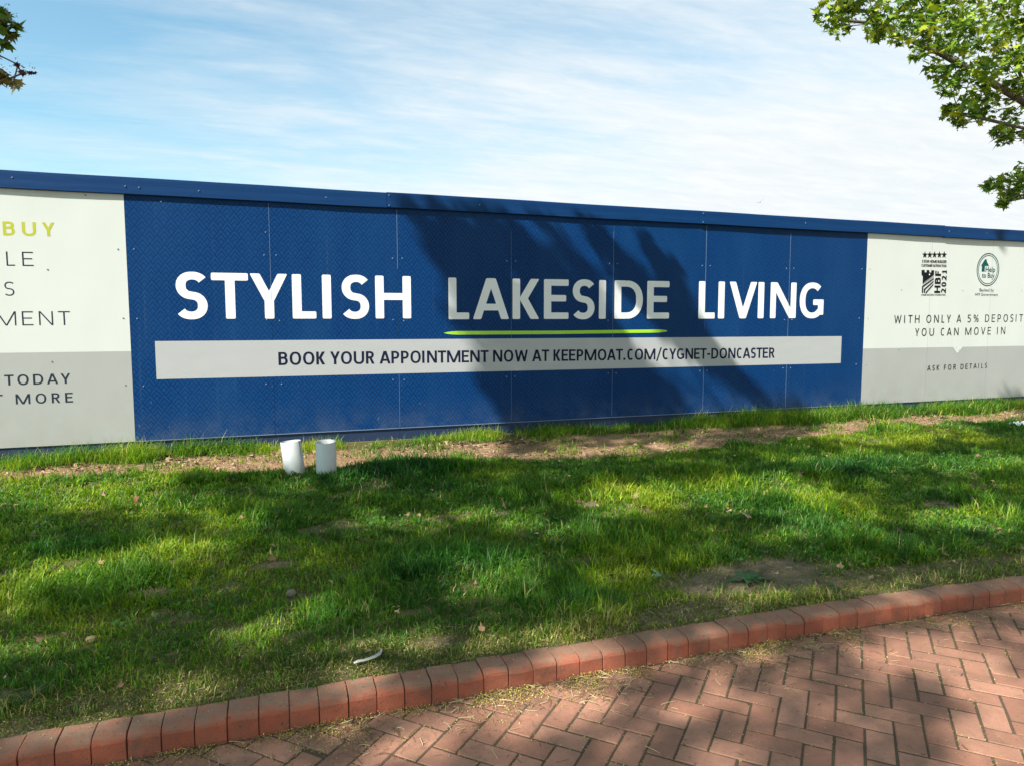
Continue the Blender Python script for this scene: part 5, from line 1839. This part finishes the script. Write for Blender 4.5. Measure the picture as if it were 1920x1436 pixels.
    octa = np.array([(1, 0, 0), (0, 1, 0), (-1, 0, 0), (0, -1, 0), (0, 0, .8), (0, 0, -.8)])
    P = np.stack([x, y, ground_z(x, y) - .010], 1)[:, None] + (octa[None] + rng.normal(0, .25, (m, 6, 3))) * sz[:, None, None]
    ft = np.array([(0, 1, 4), (1, 2, 4), (2, 3, 4), (3, 0, 4), (1, 0, 5), (2, 1, 5), (3, 2, 5), (0, 3, 5)])
    parts.append((P.reshape(-1, 3), (np.arange(m)[:, None, None] * 6 + ft[None]).reshape(-1, 3), np.repeat(sc[rng.integers(0, 3, m)] * .8, 6, 0)))
    join('leaf_litter', parts, M['litter'], 'brown dead leaves and soil crumbs on the bare strip below the hoarding', 'leaf litter')


build_litter()



def build_ground_cover():
    rng = np.random.default_rng(29)
    N = 26000
    x = rng.uniform(-1.6, 10.5, N); y = rng.uniform(-4.28, -.4, N)
    k = in_view(x, y) & (fbm(x * 2.0, y * 2.4, 131, 3) > .57) & (rng.uniform(size=N) < 1 - .7 * np.maximum(dirt_mask(x, y), bare_mask(x, y)))
    x, y = x[k], y[k]
    n = len(x)
    c = np.array([(.06, .16, .03), (.10, .20, .04), (.045, .125, .035)])[rng.integers(0, 3, n)] * rng.uniform(.75, 1.25, (n, 1))
    parts = [leaf_cloud(np.stack([x, y, ground_z(x, y) + rng.uniform(.012, .04, n)], 1), rng.uniform(.012, .030, n), .35, c, True, .1, rng)]
    join('ground_cover', parts, M['grass'], 'small round clover and daisy leaves mixed through the lawn grass', 'clover')


build_ground_cover()

# single fallen leaves that stand out on the lawn
LEAVES = [
    (4.33, -3.13, .085, (.48, .33, .20), 'pale tan fallen leaf standing up in the grass above the bare kerbside patch'),
    (4.86, -2.70, .075, (.30, .20, .11), 'brown fallen leaf in the sunlit grass right of the lawn centre'),
    (3.79, -2.50, .080, (.34, .23, .15), 'curled brown leaf on the small bare spot below the word LAKESIDE'),
    (2.75, -2.47, .085, (.40, .28, .19), 'pale brown leaf in a thin spot below the first letter of LAKESIDE'),
    (3.45, -2.41, .065, (.26, .16, .10), 'dark brown leaf between two paler leaves in mid lawn'),
    (.25, -1.59, .070, (.20, .06, .04), 'small reddish leaf on the sunlit left end of the lawn'),
    (.97, -2.16, .075, (.36, .25, .14), 'brown leaf on the lawn below the left pipe, nearest the soil strip'),
    (1.17, -3.00, .060, (.32, .22, .12), 'small brown leaf in the left lawn beside the dark tuft'),
    (5.47, -2.36, .070, (.17, .09, .06), 'dark curled leaf in the shaded grass at right'),
]
for i, (x, y, sz, c, lab) in enumerate(LEAVES):
    rr = np.random.default_rng(100 + i)
    z = float(ground_z(x, y)) + .035
    v, t, cc = leaf_cloud(np.zeros((1, 3)), np.array([sz]), .5, np.array([c]), False, -.2, rr)
    o = big_mesh('fallen_leaf', v, t, M['leaf'], cc)
    o.location = (x, y, z)
    o.rotation_euler = (rr.uniform(-.4, .1), rr.uniform(-.3, .3), rr.uniform(0, 6))
    tag(o, lab, 'leaf', 'fallen leaves on the lawn')


def stone(name, loc, size, mat, label, seed):
    bm = bmesh.new()
    bmesh.ops.create_icosphere(bm, subdivisions=2, radius=1)
    r = random.Random(seed)
    for v in bm.verts:
        k = 1 + .16 * math.sin(v.co.x * 3 + seed) + .12 * math.cos(v.co.y * 4 + seed * 2) + r.uniform(-.04, .04)
        v.co = Vector((v.co.x * size[0], v.co.y * size[1], v.co.z * size[2])) * k
    me = bpy.data.meshes.new(name)
    bm.to_mesh(me)
    bm.free()
    me.materials.append(mat)
    o = link(bpy.data.objects.new(name, me))
    o.location = loc
    tag(o, label, 'stone')


stone('stone', (1.26, -3.45, float(ground_z(1.26, -3.45)) + .012), (.030, .022, .020), M['stone'], 'pale grey-buff stone in the grass left of centre', 2)
stone('stone', (.39, -3.63, float(ground_z(.39, -3.63)) + .010), (.022, .018, .018), M['stone2'], 'small yellowish pebble in the grass near the left edge', 5)


# curled strip of pale paper on the lawn edge
def curled_strip():
    pts = [(-.085, .0, .004), (-.06, .012, .012), (-.03, .018, .010), (.0, .03, .012), (.03, .045, .016), (.055, .066, .024), (.062, .085, .040)]
    wd = [.006, .014, .012, .013, .016, .017, .008]
    vs, fs = [], []
    for (x, y, z), w_ in zip(pts, wd):
        vs += [(x + .004, y - w_, z), (x, y, z + .007), (x - .004, y + w_, z + .002)]
    for i in range(len(pts) - 1):
        for k in range(2):
            a = 3 * i + k
            fs.append((a, a + 3, a + 4, a + 1))
    o = mesh_obj('paper_scrap', vs, fs, M['feather'], None, True)
    md = o.modifiers.new('solid', 'SOLIDIFY'); md.thickness = .002
    o.location = (1.555, -4.235, float(ground_z(1.555, -4.235)) + .018)
    o.rotation_euler = (0, 0, -.15)
    o.scale = (.8, .8, .55)
    tag(o, 'curled off-white scrap lying on the lawn edge just behind the kerb', 'litter')
    # crumpled white scrap at the far right
    rr = random.Random(4)
    vs, fs = [], []
    n = 7
    for i in range(n):
        for j in range(n):
            vs.append(((i / (n - 1) - .5) * .22 + rr.uniform(-.008, .008), (j / (n - 1) - .5) * .15, .012 + rr.uniform(0, .045)))
    for i in range(n - 1):
        for j in range(n - 1):
            a = i * n + j
            fs.append((a, a + n, a + n + 1, a + 1))
    o = mesh_obj('wrapper', vs, fs, plain('wrapper_white', (.70, .74, .78), .4), None, False)
    md = o.modifiers.new('solid', 'SOLIDIFY'); md.thickness = .0015
    o.location = (9.93, -1.12, float(ground_z(9.93, -1.12)) + .02)
    tag(o, 'crumpled white wrapper in the grass at the far right edge', 'litter')


curled_strip()


# ------------------------------------------------------------------ broad-leaved weeds
def weed(name, loc, spec, colr, label, lobed=True):
    e = empty(name, loc)
    tag(e, label, 'weed')
    for az, L, w_, el in spec:
        n = 9
        vs, fs, cc = [], [], []
        for k in range(n + 1):
            t = k / n
            wid = w_ * math.sin(math.pi * min(1, t * .93 + .07)) ** .8 * (1 - .25 * t)
            if lobed:
                wid *= 1 + .28 * (1 if k % 2 else -1)
            if k == n:
                wid = .001
            out = L * (t * math.cos(el) + 0)
            zz = L * t * math.sin(el) - .35 * L * t * t + .012
            vs += [(out, -wid, zz + .006), (out, 0, zz), (out, wid, zz + .006 * math.sin(k * 2))]
        for k in range(n):
            for q in range(2):
                a = 3 * k + q
                fs.append((a, a + 3, a + 4, a + 1))
        V = np.array(vs)
        cr = np.tile(np.array(colr) * random.uniform(.8, 1.2), (len(V), 1))
        ca, sa = math.cos(az), math.sin(az)
        V = np.stack([V[:, 0] * ca - V[:, 1] * sa, V[:, 0] * sa + V[:, 1] * ca, V[:, 2]], 1)
        big_mesh('leaf', V, np.zeros((0, 3), int), M['leaf'], cr, True, e, np.array(fs))


z = float(ground_z(3.70, -3.97))
weed('weed', (3.70, -3.97, z), [(-2.4, .10, .020, .45), (-1.3, .075, .018, .4), (-.35, .16, .026, .35), (.4, .12, .022, .5), (1.2, .08, .018, .7), (2.1, .11, .022, .6), (3.0, .14, .026, .4), (-3.0, .09, .020, .55)],
     (.055, .145, .045), 'green rosette weed with jagged leaves on the bare soil by the kerb')
z = float(ground_z(3.24, -3.79))
weed('weed', (3.24, -3.79, z), [(a * .9, .06 + .02 * (a % 3), .007, .6) for a in range(7)], (.13, .22, .11), 'small pale green weed tuft left of the bare soil patch', False)
z = float(ground_z(8.1, -.12))
weed('weed', (8.08, -.10, z), [(a * 1.05, .10 + .03 * (a % 2), .022, 1.05) for a in range(6)], (.08, .20, .05), 'leafy weed against the right end of the blue boards', True)


# ------------------------------------------------------------------ far bird
def bird():
    e = empty('bird', CAM + Vector((.6705, .8453, .1712)) * 110)
    tag(e, 'tiny grey bird gliding low over the hoarding against white cloud', 'bird')
    vs, fs = [], []
    n = 8
    prof = [(-.34, .01), (-.25, .05), (-.1, .085), (.05, .09), (.17, .07), (.25, .055), (.31, .03), (.36, .008)]
    for t, r_ in prof:
        for k in range(n):
            a = k / n * math.tau
            vs.append((r_ * math.cos(a), t, r_ * math.sin(a)))
    for i in range(len(prof) - 1):
        for k in range(n):
            fs.append((i * n + k, i * n + (k + 1) % n, (i + 1) * n + (k + 1) % n, (i + 1) * n + k))
    mesh_obj('body', vs, fs, M['bird'], e, True)
    for s, up in ((-1, -.02), (1, .55)):
        pts = [(0, .12, .03), (0, -.10, .03), (s * .30, .20, .03 + up * .28), (s * .30, -.02, .03 + up * .28), (s * .62, .06, .03 + up * .55), (s * .60, -.06, .03 + up * .55)]
        vs = pts + [(x, y, z - .012) for x, y, z in pts]
        fs = [(0, 1, 3, 2), (2, 3, 5, 4), (6, 8, 9, 7), (8, 10, 11, 9), (0, 2, 8, 6), (2, 4, 10, 8), (1, 7, 9, 3), (3, 9, 11, 5), (4, 5, 11, 10)]
        mesh_obj('wing', vs, fs, M['bird'], e)
    e.rotation_euler = (0, math.radians(-12), math.radians(-35))


bird()
